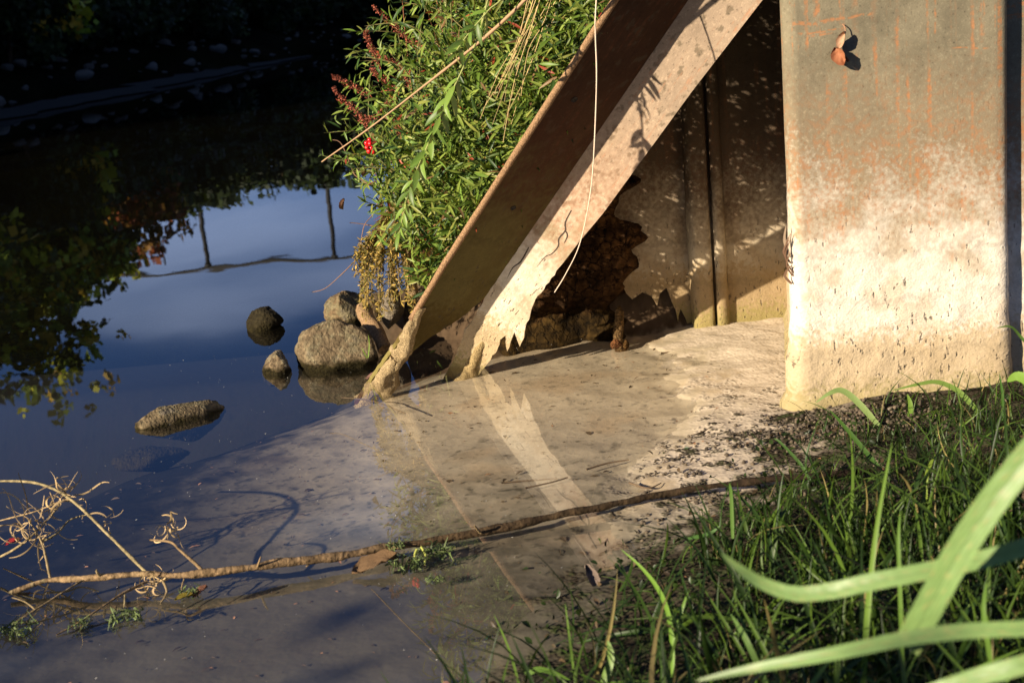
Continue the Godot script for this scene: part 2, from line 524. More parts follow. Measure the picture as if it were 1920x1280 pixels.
func _ready() -> void:
	rng.seed = 11
	lo.seed = 5
	lo.frequency = 1.0
	lo.fractal_octaves = 3
	hi.seed = 9
	hi.frequency = 3.0
	hi.fractal_octaves = 4
	var cam := Camera3D.new()
	cam.name = "camera"
	add_child(cam)
	cam.transform = Transform3D(Basis(Vector3(0.9961947, -0.0845668, 0.0210849), Vector3(0.0871557, 0.9666035, -0.2410013), Vector3(0, 0.2419219, 0.9702957)), Vector3(0, 1, 0))
	cam.fov = 26.99
	cam.near = 0.05
	cam.far = 400.0
	var lens := CameraAttributesPhysical.new()
	lens.frustum_focal_length = 50.0
	lens.frustum_focus_distance = 3.55
	lens.exposure_aperture = 7.0
	cam.attributes = lens
	cam.keep_aspect = Camera3D.KEEP_HEIGHT
	cam.fov = 26.99
	var sky_m := ProceduralSkyMaterial.new()
	sky_m.sky_top_color = lin(0.014, 0.044, 0.145)
	sky_m.sky_horizon_color = lin(0.17, 0.3, 0.56)
	sky_m.sky_curve = 0.075
	sky_m.ground_bottom_color = lin(0.02, 0.02, 0.015)
	sky_m.ground_horizon_color = lin(0.05, 0.06, 0.06)
	sky_m.sky_cover = clouds()
	var sky := Sky.new()
	sky.sky_material = sky_m
	var env := Environment.new()
	env.background_mode = Environment.BG_SKY
	env.sky = sky
	env.background_energy_multiplier = 0.8
	env.tonemap_mode = Environment.TONE_MAPPER_LINEAR
	env.tonemap_exposure = 2.25
	env.sdfgi_enabled = true
	env.ssao_enabled = true
	env.ssil_enabled = true
	var we := WorldEnvironment.new()
	we.name = "environment"
	we.environment = env
	add_child(we)
	var sun := DirectionalLight3D.new()
	sun.name = "sun"
	add_child(sun)
	sun.look_at_from_position(Vector3.ZERO, Vector3(1, -0.42, -0.737))
	sun.light_energy = 1.6
	sun.light_color = Color(1, 0.935, 0.84)
	sun.light_angular_distance = 0.5
	sun.shadow_enabled = true

	M.grain_color = grain(0.02, 0.42, 1.0, 3)
	M.grain_soft = grain(0.02, 0.7, 1.0, 4)
	M.grain_height = grain(0.03, 0.0, 1.0, 5, 5)
	M.rock = rocky(lin(0.27, 0.225, 0.165), 6.0, 0.5, 0.5)
	M.stem = mat(Color.WHITE, 0.8, true)
	M.leaf = leafy(0.7, 0.42)
	M.dry_leaf = leafy(0.35, 0.8)
	M.grass = leafy(0.7, 0.45)
	M.blade = leafy(0.5, 0.38)
	M.bark = rocky(lin(0.44, 0.36, 0.27), 5.0, 0.3)
	M.dark_bark = rocky(lin(0.09, 0.06, 0.035), 3.0, 2.0)
	M.algae = mat(Color.WHITE, 0.7, true)
	M.soil = rocky(lin(0.24, 0.14, 0.07), 7.0, 1.6)
	var cn := FastNoiseLite.new()
	cn.noise_type = FastNoiseLite.TYPE_CELLULAR
	cn.cellular_return_type = FastNoiseLite.RETURN_DISTANCE2_SUB
	cn.fractal_type = FastNoiseLite.FRACTAL_NONE
	cn.frequency = 0.03
	cn.domain_warp_enabled = true
	cn.domain_warp_amplitude = 38.0
	cn.domain_warp_frequency = 0.02
	cn.domain_warp_fractal_octaves = 4
	var ci := cn.get_image(512, 512)
	ci.convert(Image.FORMAT_L8)
	var cell := ci.get_data()
	var warp := noise_bytes(512, 512, 0.03, 4, 56)
	var dirt := PackedByteArray()
	dirt.resize(512 * 512)
	for i in 512 * 512:
		dirt[i] = int(clampf((0.25 + 0.75 * smoothstep(3.0, 30.0, cell[i])) * (60.0 + warp[i] * 0.75), 0.0, 255.0))
	M.cracked = mat(lin(0.19, 0.115, 0.06), 0.95, true)
	M.cracked.albedo_texture = texture(dirt, 512, 512, Image.FORMAT_L8)
	M.cracked.heightmap_enabled = true
	M.cracked.heightmap_texture = M.cracked.albedo_texture
	M.cracked.heightmap_scale = 0.8
	M.cracked.uv1_triplanar = true
	M.cracked.uv1_scale = Vector3.ONE * 2.2
	M.cracked.metallic_specular = 0.2

	build_land()
	build_trees()
	build_steel()
	build_rocks()
	build_branch()
	build_bank_plants()
	build_grass()
	build_litter()

func clouds() -> ImageTexture:
	var w := 1024
	var h := 512
	var a := noise_bytes(w, h, 0.042, 5, 71, FastNoiseLite.TYPE_SIMPLEX_SMOOTH, 0.22)
	var b := noise_bytes(w, h, 0.004, 3, 72)
	var px := PackedByteArray()
	px.resize(w * h * 4)
	for j in h:
		for i in w:
			var k := j * w + i
			var edge := smoothstep(0.0, 60.0, minf(i, w - 1 - i))
			var v := smoothstep(0.46, 0.74, a[k] / 255.0 * 0.75 + b[k] / 255.0 * 0.25) * edge
			k = j * w + (i + w / 2) % w   # the panorama begins straight ahead, so the ends of the noise meet behind the camera
			px[k * 4] = 205
			px[k * 4 + 1] = 215
			px[k * 4 + 2] = 235
			px[k * 4 + 3] = int(v * 70.0)
	return ImageTexture.create_from_image(Image.create_from_data(w, h, false, Image.FORMAT_RGBA8, px))

func build_land() -> void:
	var none := Rect2(0, 0, 0, 0)
	var white := func(_x: float, _z: float) -> Color: return Color.WHITE
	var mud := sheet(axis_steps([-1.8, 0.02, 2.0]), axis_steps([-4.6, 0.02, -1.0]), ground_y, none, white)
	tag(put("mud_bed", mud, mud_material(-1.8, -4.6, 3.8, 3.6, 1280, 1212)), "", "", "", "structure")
	var low := func(x: float, z: float) -> float: return ground_y(x, z) - (0.03 if x > -1.801 and x < 2.001 and z > -4.601 and z < -0.999 else 0.0)
	var earth := func(x: float, z: float) -> Color:
		var f := 0.7 + 0.5 * lo.get_noise_2d(x, z)
		return Color(0.024, 0.022, 0.013) * f if ground_y(x, z) > 0.02 else Color(0.006, 0.006, 0.004) * f  # the underwater part is darkened for light lost in murky water
	var land := sheet(axis_steps([-90, 8, -26, 1.5, -14, 0.5, -1.8, 0.1, -1.7, 0.3, 1.9, 0.1, 2.0, 0.5, 8, 6, 70]), axis_steps([-130, 8, -52, 1.0, -4.6, 0.1, -4.5, 0.3, -1.1, 0.1, -1.0, 0.5, 6, 6, 60]), low, Rect2(-1.7, -4.5, 3.6, 3.4), earth)
	var em := rocky(Color.WHITE, 1.2, 3.0)
	em.specular_mode = BaseMaterial3D.SPECULAR_DISABLED
	tag(put("ground", land, em), "", "", "", "structure")
	# a slightly paler strip along the far waterline
	var strip := begin()
	for i in 48:
		var q := []
		for k in [i, i + 1]:
			var z: float = -13.0 - k * 0.32
			var edge: float = -5.65 + 0.184 * (-16.6 - z) + 0.4 * lo.get_noise_1d(z)
			var wide: float = (0.22 + 0.12 * lo.get_noise_1d(z * 3.0)) * smoothstep(-28.5, -22.0, z)
			q.append(Vector3(edge + 0.1, 0.012, z))
			q.append(Vector3(edge - wide, 0.03 + 0.32 * wide, z))
		quad(strip, q[0], q[1], q[3], q[2])
	var strip_m := mat(lin(0.03, 0.031, 0.03), 0.95)
	strip_m.specular_mode = BaseMaterial3D.SPECULAR_DISABLED
	tag(put("far_strip", done(strip), strip_m), "", "", "", "structure")
	# water: a still sheet with a faint swell in its normals
	var xs := axis_steps([-14, 0.3, -3, 0.06, 1.2, 0.4, 6])
	var zs := axis_steps([-50, 0.5, -12, 0.12, -6, 0.06, -1.2, 0.4, 6])
	var swell := func(x: float, z: float) -> float:
		var far := 1.0 + smoothstep(-5.0, -9.0, z) * 1.5
		return 0.00042 * far * lo.get_noise_2d(x * 1.6 + 3.0, z * 0.75) + 0.00016 * lo.get_noise_2d(x * 5.0, z * 3.0 + 9.0)
	var water := sheet(xs, zs, swell, none, white)
	var wm := StandardMaterial3D.new()
	wm.transparency = BaseMaterial3D.TRANSPARENCY_ALPHA
	wm.albedo_color = lin(0.15, 0.13, 0.09)
	wm.albedo_color.a = 0.02
	wm.roughness = 0.0
	wm.metallic_specular = 0.5
	tag(put("water", water, wm), "", "", "", "structure")
	# stones along the far waterline
	var meshes := []
	for i in 5:
		meshes.append(rock_mesh(Vector3(1, 0.62, 0.8), 60 + i, 9, 0.03, -9.0, Color(1, 1, 1), Color.WHITE, 9))
	var sm := rocky(lin(0.3, 0.3, 0.28), 1.5, 3.0)
	for i in 90:
		var z := -14.5 - 21.0 * pow(rng.randf(), 0.8)
		var edge := -5.65 + 0.184 * (-16.6 - z) + 0.4 * lo.get_noise_1d(z)
		var x := edge - 0.25 - 1.5 * pow(rng.randf(), 1.1)
		var o := put("far_bank_stone", meshes[i % 5], sm)
		var s := rnd(0.03, 0.08) if rng.randf() < 0.8 else rnd(0.1, 0.17)
		o.position = at(x, z, s * 0.2)
		o.scale = Vector3.ONE * s
		o.rotation.y = rnd(0, TAU)
		tag(o, "pale grey stone on the shaded far bank above the waterline", "stone", "stones along the far bank")

func build_trees() -> void:
	var clump := begin()
	for i in 7:
		var d := rvec(1.0).normalized()
		var b := frame_of(d, rvec(1.0), rnd(0.6, 1.0), rnd(0.5, 0.8))
		var p := rvec(0.5)
		var q := [p, p + b.y * 0.45 + b.x * 0.5, p + b.y, p + b.y * 0.45 - b.x * 0.5]
		quad(clump, q[0], q[1], q[2], q[3])
	var cm := done(clump)
	var lm := leafy(0.8, 0.6)
	var greens := [Color(0.016, 0.028, 0.008), Color(0.024, 0.04, 0.009), Color(0.01, 0.018, 0.006)]
	var autumn := [Color(0.36, 0.37, 0.03), Color(0.2, 0.28, 0.03), Color(0.42, 0.28, 0.03), Color(0.05, 0.08, 0.015), Color(0.04, 0.06, 0.01)]
	var red := [Color(0.22, 0.06, 0.02), Color(0.3, 0.15, 0.02), Color(0.1, 0.06, 0.02)]
	# x, z, height, crown radius, crown base, leaves, leaf size, palette, label
	var list := [
		[-7.3, -17.6, 3.6, 2.1, 0.8, 2600, 0.15, autumn, "yellow green autumn tree at the left end of the far bank"],
		[-6.4, -21.5, 2.8, 1.1, 0.6, 1100, 0.14, autumn, "smaller yellowing tree right of the tallest autumn tree"],
		[-6.2, -25.0, 2.9, 0.8, 1.5, 420, 0.13, red, "small red leaved tree beside the yellowing trees on the far bank"],
		[-9.3, -27.0, 2.2, 2.3, 0.3, 1500, 0.2, greens, "dark green tree left of the first utility pole"],
		[-7.9, -31.0, 1.9, 2.4, 0.3, 1600, 0.2, greens, "dark tree between the left bank and the poles"],
		[-8.3, -35.0, 2.3, 2.5, 0.3, 1600, 0.2, greens, "broad dark tree in front of the left utility pole"],
		[-5.6, -37.0, 2.5, 2.3, 0.3, 1600, 0.2, greens, "dark tree between the two utility poles"],
		[-3.4, -38.5, 2.6, 2.4, 0.3, 1600, 0.2, greens, "dark tree below the right utility pole"],
		[-0.8, -40.0, 3.0, 2.5, 0.3, 1500, 0.2, greens, "dark tree straight behind the leafy bank shrub"],
		[2.4, -41.0, 3.4, 2.7, 0.3, 1400, 0.22, greens, "dark tree behind the right bank, farthest right in the row"],
		[-11.5, -34.0, 2.4, 2.8, 0.3, 1400, 0.22, greens, "dark tree set back behind the far bank"],
		[-11.6, -29.5, 2.3, 2.8, 0.3, 1400, 0.22, greens, "dark tree set back left of the poles"],
		[-11.0, -24.0, 2.6, 2.8, 0.3, 1500, 0.22, greens, "dark tree set back behind the red leaved tree"],
		[-11.6, -19.0, 3.4, 2.8, 0.3, 1500, 0.22, greens, "dark tree set back behind the tallest autumn tree"],
		[-12.2, -14.0, 4.6, 2.8, 0.3, 1500, 0.22, greens, "dark tree beyond the left edge of the view, nearer of two"],
		[-12.6, -9.0, 5.0, 2.8, 0.3, 1500, 0.22, greens, "dark tree beyond the left edge of the view, nearest of all"],
		[-9.0, -13.2, 3.9, 2.2, 0.6, 1500, 0.2, greens, "dark tree leaning over the water at the left edge"],
		[-4.1, 1.75, 2.1, 1.05, 0.2, 520, 0.1, greens, "unseen low willow bush added on the near bank for its shade"],  # out of view, added to dapple the near mud and grass with shade
	]
	for i in 34:
		var z := -8.5 - i * 1.05
		var edge := -5.65 + 0.184 * (-16.6 - z)
		list.append([edge - rnd(3.8, 5.0), z + 0.5, rnd(1.0, 1.6), rnd(0.9, 1.2), 0.05, 380, 0.16, greens, "dark undergrowth bush in the second row on the far bank"])
		list.append([edge - rnd(1.5, 2.6), z, rnd(0.9, 1.4), rnd(0.8, 1.1), 0.1, 420, 0.13, greens, "dark undergrowth bush on the far bank behind the stones"])
	for i in 15:
		list.append([-10.5 + i * 1.15, -45.0 - rnd(0.0, 1.5), rnd(1.5, 2.2), rnd(1.0, 1.4), 0.1, 420, 0.18, greens, "dark undergrowth bush closing the end of the creek"])
	for t in list:
		var is_tree: bool = " tree " in t[8] + " "
		var o := thing("tree" if is_tree else "bank_bush", at(t[0], t[1], -0.05), t[8], "tree" if is_tree else "bush", "trees along the creek" if is_tree else "bushes along the creek")
		var st := begin()
		var top: float = t[2]
		var lean := Vector3(rnd(-0.3, 0.5), 0, rnd(-0.3, 0.3))
		var path := smooth_path([Vector3.ZERO, Vector3(0, top * 0.3, 0) + lean * 0.3, Vector3(0, top * 0.6, 0) + lean * 0.6, Vector3(0, top * 0.9, 0) + lean], 4)
		var thick := 0.028 * top
		tube(st, path, thick, thick * 0.15, 7, 0.2)
		var ends := []
		for i in (14 if is_tree else 8):
			var f := rnd(0.12, 0.9)
			var a: Vector3 = path[int(f * (path.size() - 1))]
			var ang := rnd(0, TAU)
			var reach: float = t[3] * rnd(0.5, 1.0) * sqrt(maxf(0.1, 1.0 - pow((f - 0.45) / 0.6, 2.0)))
			var e := a + Vector3(cos(ang) * reach, reach * rnd(0.1, 0.6), sin(ang) * reach)
			e.y = maxf(e.y, t[4])
			tube(st, smooth_path([a, a.lerp(e, 0.5) + Vector3(0, reach * 0.12, 0), e], 3), thick * 0.3, 0.008, 4)
			ends.append([a, e])
		put("trunk", done(st), M.dark_bark, o)
		var xs := []
		var cs := PackedColorArray()
		for i in t[5]:
			var en: Array = ends[rng.randi() % ends.size()]
			var p: Vector3 = (en[0] as Vector3).lerp(en[1], rnd(0.35, 1.1)) + rvec(1.0).normalized() * t[3] * 0.42 * pow(rng.randf(), 0.6)
			if p.y < t[4] * 0.7: p.y = t[4] * rnd(0.7, 1.3)
			if p.y > top: p.y = top - rnd(0.0, 1.0) * rnd(0.0, 0.8)
			var s: float = t[6] * rnd(0.6, 1.35)
			xs.append(Transform3D(Basis.from_euler(rvec(PI)).scaled(Vector3.ONE * s), p))
			var pal: Array = t[7]
			cs.append(pal[rng.randi() % pal.size()] * rnd(0.6, 1.3))
		copies("crown", cm, lm, xs, cs, o)
	# poles and the cable that joins their tops
	var pm := mat(lin(0.03, 0.03, 0.03), 0.9)
	var tops := []
	for x in [-8.45, -4.82]:
		var foot := at(x, -40.0, -0.1)
		var h := 6.1 - foot.y
		var st := begin()
		tube(st, [Vector3.ZERO, Vector3(0, h * 0.5, 0), Vector3(0, h, 0)], 0.085, 0.06, 10)
		var pole := thing("utility_pole", foot, "slim dark pole standing behind the trees, the left of two" if x < -6 else "slim dark pole standing behind the trees, the right of two", "pole", "poles that carry the cable")
		put("shaft", done(st), pm, pole)
		var cap := begin()
		tube(cap, [Vector3(0, h - 0.12, 0), Vector3(0, h - 0.05, 0)], 0.1, 0.1, 10)
		put("bracket", done(cap), pm, pole)
		tops.append(foot + Vector3(0, h, 0))
	var cs2 := begin()
	var run := [Vector3(-22, 6.0, -40), Vector3(-15, 5.9, -40), tops[0], (tops[0] + tops[1]) / 2 - Vector3(0, 0.14, 0), tops[1], Vector3(-1, 6.05, -40), Vector3(6, 6.2, -40)]
	tube(cs2, smooth_path(run, 8), 0.055, 0.055, 6)
	var cable := put("overhead_cable", done(cs2), pm)
	tag(cable, "thick dark overhead cable strung across the tops of the two slim poles", "cable")

# ---------------------------------------------------------------- sheet piles

func profile_wall(pts: Array, y0: float, y1: float, step: float, uv: Vector2, uv_off: Vector2, bulge: Callable) -> ArrayMesh:
	# a wall that follows a plan outline; every vertex is pushed out by bulge(distance along, height, noise)
	var line := []
	var dist := [0.0]
	for i in pts.size() - 1:
		var n: int = max(1, int(ceil(pts[i].distance_to(pts[i + 1]) / step)))
		for k in n:
			line.append((pts[i] as Vector2).lerp(pts[i + 1], float(k) / n))
	line.append(pts[-1])
	for i in range(1, line.size()):
		dist.append(dist[-1] + line[i].distance_to(line[i - 1]))
	var rows: int = int((y1 - y0) / step)
	var grid := []
	for j in rows + 1:
		var y := lerpf(y0, y1, float(j) / rows)
		var row := []
		for i in line.size():
			var t: Vector2 = (line[min(i + 1, line.size() - 1)] - line[max(i - 1, 0)]).normalized()
			var n := Vector2(-t.y, t.x)
			var p: Vector2 = line[i]
			p += n * bulge.call(dist[i], y, Vector3(p.x, y, p.y))
			row.append(Vector3(p.x, y, p.y))
		grid.append(row)
	var st := begin()
	for j in rows:
		for i in line.size() - 1:
			for q in [[j, i], [j + 1, i], [j + 1, i + 1], [j, i], [j + 1, i + 1], [j, i + 1]]:
				st.set_uv(Vector2(dist[q[1]], grid[q[0]][q[1]].y) * uv + uv_off)
				st.add_vertex(grid[q[0]][q[1]])
	return done(st)

func build_steel() -> void:
	var silt := Color(0.63, 0.565, 0.46)
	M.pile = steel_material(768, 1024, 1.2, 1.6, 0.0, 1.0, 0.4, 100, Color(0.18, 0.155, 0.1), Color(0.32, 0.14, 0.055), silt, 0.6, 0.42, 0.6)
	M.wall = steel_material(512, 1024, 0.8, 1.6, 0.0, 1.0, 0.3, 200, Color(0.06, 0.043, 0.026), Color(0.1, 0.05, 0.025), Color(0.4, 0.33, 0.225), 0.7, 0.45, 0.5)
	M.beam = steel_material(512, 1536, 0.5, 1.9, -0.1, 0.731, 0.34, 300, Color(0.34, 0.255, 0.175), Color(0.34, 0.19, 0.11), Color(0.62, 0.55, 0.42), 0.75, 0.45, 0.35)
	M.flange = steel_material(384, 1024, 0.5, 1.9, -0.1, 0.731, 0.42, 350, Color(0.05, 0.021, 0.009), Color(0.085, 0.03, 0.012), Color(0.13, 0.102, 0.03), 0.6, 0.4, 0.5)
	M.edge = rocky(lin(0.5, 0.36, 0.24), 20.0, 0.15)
	M.crust = rocky(lin(0.62, 0.5, 0.32), 18.0, 0.45)
	# the near pile: a broad lit front and webs that run back to the wall
	var pile := thing("sheet_pile", Vector3.ZERO, "tall rusty steel pile with orange streaks above and cream dried silt below", "sheet pile")
	var front := [Vector2(0.8, -3.93), Vector2(0.645, -3.15), Vector2(0.633, -3.11), Vector2(0.637, -3.09), Vector2(0.652, -3.078), Vector2(1.085, -3.06), Vector2(1.102, -3.064), Vector2(1.11, -3.08), Vector2(1.11, -3.11), Vector2(1.105, -3.16)]
	var bulge := func(d: float, y: float, p: Vector3) -> float:
		var s := smoothstep(0.5, 0.1, y + 0.06 * lo.get_noise_3dv(p * 6.0))
		var foot := smoothstep(0.2, 0.12, y + 0.02 * hi.get_noise_3dv(p * 3.0)) * 0.006 + smoothstep(0.05, 0.03, y + 0.015 * hi.get_noise_3dv(p * 4.0)) * 0.012
		var corner := smoothstep(0.09, 0.0, absf(d - 0.83)) * smoothstep(0.3, 0.0, y) * 0.012
		return s * (0.004 + 0.004 * hi.get_noise_3dv(p * 5.0)) + foot + corner + 0.0012 * lo.get_noise_3dv(p * 5.0)
	put("front_plate", profile_wall(front, -0.12, 1.9, 0.012, Vector2(1 / 1.2, 1 / 1.6), Vector2(-0.62, 0), bulge), M.pile, pile)
	for i in 7:   # flakes of rust that lift off the left edge
		var y := rnd(0.3, 0.6)
		var fl := begin()
		var hgt := rnd(0.03, 0.08)
		ribbon(fl, smooth_path([Vector3(0.627 + rnd(-0.006, 0.01), y, -3.085), Vector3(0.622 + rnd(-0.008, 0.0), y + hgt * 0.5, -3.083 + rnd(-0.004, 0.0)), Vector3(0.626 + rnd(-0.004, 0.008), y + hgt, -3.08)], 3), rnd(0.003, 0.007), Vector3(-0.3, 0, 1), 0.1, 0.2, Color(0.25, 0.18, 0.11) if i % 4 == 0 else Color(0.12, 0.06, 0.03))
		put("rust_flake", done(fl), M.stem, pile)
	# the wall behind: panel, interlock rib, panel, and the recessed panel right of the near pile
	var wall := thing("sheet_pile_wall", Vector3.ZERO, "brown shaded sheet pile wall with vertical interlock rib behind the leaning beam", "wall")
	var flat := func(_d: float, y: float, p: Vector3) -> float: return 0.003 * hi.get_noise_3dv(p * 3.0) * smoothstep(0.6, 0.1, y) + 0.002 * lo.get_noise_3dv(p * 4.0)
	var holes := [Vector2(0.42, 1.9), Vector2(0.3, 0.5), Vector2(0.22, 0.2), Vector2(0.3, 0.2), Vector2(0.33, 0.14), Vector2(0.355, 0.1), Vector2(0.385, 0.118), Vector2(0.41, 0.105), Vector2(0.425, 0.075), Vector2(0.435, 0.11), Vector2(0.455, 0.125), Vector2(0.466, 0.09), Vector2(0.478, 0.055), Vector2(0.483, 0.02), Vector2(0.492, 0.06), Vector2(0.505, 0.03), Vector2(0.512, -0.05), Vector2(0.53, -0.05), Vector2(0.53, 1.9)]
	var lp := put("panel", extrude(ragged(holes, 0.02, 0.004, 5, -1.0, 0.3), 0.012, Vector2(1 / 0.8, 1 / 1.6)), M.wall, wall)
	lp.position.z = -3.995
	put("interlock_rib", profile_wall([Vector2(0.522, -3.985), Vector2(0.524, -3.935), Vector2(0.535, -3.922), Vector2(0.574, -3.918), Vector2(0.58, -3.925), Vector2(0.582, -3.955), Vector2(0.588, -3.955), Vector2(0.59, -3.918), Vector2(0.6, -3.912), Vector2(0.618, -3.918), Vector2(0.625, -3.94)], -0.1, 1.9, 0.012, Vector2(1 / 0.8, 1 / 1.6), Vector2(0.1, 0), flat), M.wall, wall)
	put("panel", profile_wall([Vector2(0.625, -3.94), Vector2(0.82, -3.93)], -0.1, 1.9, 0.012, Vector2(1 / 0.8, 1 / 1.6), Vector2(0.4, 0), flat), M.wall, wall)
	put("panel", profile_wall([Vector2(1.07, -3.1), Vector2(1.5, -3.09), Vector2(1.6, -2.99), Vector2(2.2, -2.97)], -0.1, 1.9, 0.02, Vector2(1 / 1.2, 1 / 1.6), Vector2(0.1, 0), bulge), M.pile, wall)
	# the leaning beam: a flange that stands up on the left, a web that lies to the right
	var beam := thing("leaning_steel_beam", beam_at, "rusty angled steel beam leaning out of the water with ragged corroded foot", "beam")
	var web := [Vector2(0, 2.3), Vector2(0, 0.3), Vector2(0.008, 0.2), Vector2(0.004, 0.16), Vector2(0.015, 0.12), Vector2(0.028, 0.04), Vector2(0.038, -0.1), Vector2(0.1, -0.1), Vector2(0.106, 0.07), Vector2(0.109, 0.12), Vector2(0.106, 0.17), Vector2(0.098, 0.197), Vector2(0.103, 0.22), Vector2(0.114, 0.2), Vector2(0.132, 0.176), Vector2(0.124, 0.21), Vector2(0.117, 0.245), Vector2(0.132, 0.23), Vector2(0.152, 0.212), Vector2(0.147, 0.245), Vector2(0.134, 0.275), Vector2(0.124, 0.32), Vector2(0.112, 0.37), Vector2(0.117, 0.594), Vector2(0.124, 0.7), Vector2(0.126, 1.1), Vector2(0.135, 1.4), Vector2(0.14, 2.3)]
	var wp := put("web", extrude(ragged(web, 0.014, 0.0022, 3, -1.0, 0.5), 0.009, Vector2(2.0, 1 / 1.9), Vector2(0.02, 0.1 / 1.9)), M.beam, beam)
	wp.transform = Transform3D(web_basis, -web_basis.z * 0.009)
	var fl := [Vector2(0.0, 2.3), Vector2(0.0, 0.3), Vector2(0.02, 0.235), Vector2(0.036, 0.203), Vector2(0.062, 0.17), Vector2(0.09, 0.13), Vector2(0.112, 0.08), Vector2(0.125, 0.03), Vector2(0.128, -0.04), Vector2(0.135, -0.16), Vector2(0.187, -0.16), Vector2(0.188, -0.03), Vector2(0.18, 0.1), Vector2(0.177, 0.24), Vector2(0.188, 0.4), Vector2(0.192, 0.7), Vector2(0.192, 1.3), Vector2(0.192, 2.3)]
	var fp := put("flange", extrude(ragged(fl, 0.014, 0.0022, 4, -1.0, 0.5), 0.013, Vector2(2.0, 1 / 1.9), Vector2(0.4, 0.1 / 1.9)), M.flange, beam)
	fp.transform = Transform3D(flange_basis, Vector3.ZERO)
	# the flange edge is a rolled bead, its sunlight put into a pale colour
	var bead := begin()
	var bp := []
	for i in 60:
		var y := lerpf(0.2, 2.3, i / 59.0)
		bp.append(flange_basis * Vector3(0.184 + 0.006 * smoothstep(0.25, 0.42, y) + 0.0012 * lo.get_noise_1d(y * 9.0), y, 0.005))
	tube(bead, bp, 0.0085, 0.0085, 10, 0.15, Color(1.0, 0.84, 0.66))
	put("rolled_edge", done(bead), M.edge, beam)
	for c in [[[Vector3(0.152, -0.16, -0.004), Vector3(0.154, -0.03, -0.004), Vector3(0.158, 0.08, -0.002), Vector3(0.166, 0.16, 0.002), Vector3(0.178, 0.25, 0.004)], 0.035, 0.011], [[Vector3(0.172, -0.16, -0.012), Vector3(0.172, -0.05, -0.012), Vector3(0.172, 0.06, -0.012)], 0.022, 0.014]]:
		var pts := []
		for p in c[0]: pts.append(flange_basis * (p as Vector3))
		var cr := begin()
		tube(cr, smooth_path(pts, 14), c[1], c[2], 22, 0.75, Color(1.0, 0.92, 0.76))
		put("silt_crust", done(cr), M.crust, beam)
	var foot := []
	for p in [Vector3(0.07, -0.1, -0.004), Vector3(0.078, 0.0, -0.004), Vector3(0.076, 0.07, -0.005), Vector3(0.07, 0.12, -0.008), Vector3(0.064, 0.17, -0.012)]: foot.append(web_basis * (p as Vector3))
	var cr2 := begin()
	tube(cr2, smooth_path(foot, 12), 0.033, 0.007, 22, 0.75, Color(0.95, 0.86, 0.62))
	put("silt_crust", done(cr2), M.crust, beam)
	for h in [[0.1, 0.62, 0.007], [0.13, 0.97, 0.008]]:   # bolt holes in the flange
		var bt := begin()
		var hp := flange_basis * Vector3(h[0], h[1], 0)
		tube(bt, [hp + flange_basis.z * 0.002, hp - flange_basis.z * 0.0015], h[2], h[2], 14)
		put("bolt_hole", done(bt), mat(lin(0.015, 0.01, 0.006)), beam)
	# a crack that wanders down the web, its lips raised
	for c in [[Vector2(0.055, 0.66), Vector2(0.06, 0.62), Vector2(0.072, 0.6), Vector2(0.07, 0.57), Vector2(0.08, 0.55), Vector2(0.078, 0.52), Vector2(0.068, 0.5), Vector2(0.066, 0.46)], [Vector2(0.072, 0.6), Vector2(0.084, 0.59), Vector2(0.088, 0.565)], [Vector2(0.02, 0.5), Vector2(0.024, 0.45), Vector2(0.016, 0.42), Vector2(0.02, 0.38)]]:
		var pts := []
		for p in c: pts.append(web_basis * Vector3(p.x, p.y, 0.0006))
		var ck := begin()
		ribbon(ck, smooth_path(pts, 3), 0.0038, web_basis.z, 0.0, 0.1, Color(0.05, 0.035, 0.022))
		put("crack", done(ck), M.stem, beam)
	# cracked earth slumped against the foot of the wall
	var face := begin()
	var cells := []
	for j in 70:
		var y := -0.05 + j * 0.0105
		var row := []
		for i in 74:
			var x := -0.3 + i * 0.0105
			var q := Vector3(x, y, 0)
			var out := 0.05 + 0.045 * lo.get_noise_3dv(q * 3.2) + 0.03 * hi.get_noise_3dv(q * 1.6) + 0.008 * hi.get_noise_3dv(q * 6.0)
			out -= 0.3 * smoothstep(0.34, 0.47, x + 0.1 * lo.get_noise_1d(y * 7.0) + 0.05 * smoothstep(0.3, 0.1, y))
			out -= 0.3 * smoothstep(0.0, -0.16, x)   # slips behind the wall on the right
			out -= 0.06 * smoothstep(0.13, 0.07, y + 0.03 * hi.get_noise_1d(x * 4.0)) - 0.05 * smoothstep(0.06, 0.0, y)   # undercut by the water
			out -= 0.35 * smoothstep(0.45, 0.68, y + 0.1 * lo.get_noise_1d(x * 5.0))
			row.append(Vector3(x, y, -3.995 + out))
		cells.append(row)
	for j in 69:
		for i in 73:
			for q in [[j, i], [j + 1, i], [j + 1, i + 1], [j, i], [j + 1, i + 1], [j, i + 1]]:
				var v: Vector3 = cells[q[0]][q[1]]
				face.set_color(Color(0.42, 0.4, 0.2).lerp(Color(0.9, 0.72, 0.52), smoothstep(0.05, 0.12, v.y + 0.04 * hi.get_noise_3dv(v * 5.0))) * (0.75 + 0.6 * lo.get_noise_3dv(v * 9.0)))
				face.add_vertex(v)
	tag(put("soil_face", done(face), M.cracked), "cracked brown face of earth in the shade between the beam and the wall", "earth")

# ---------------------------------------------------------------- stones

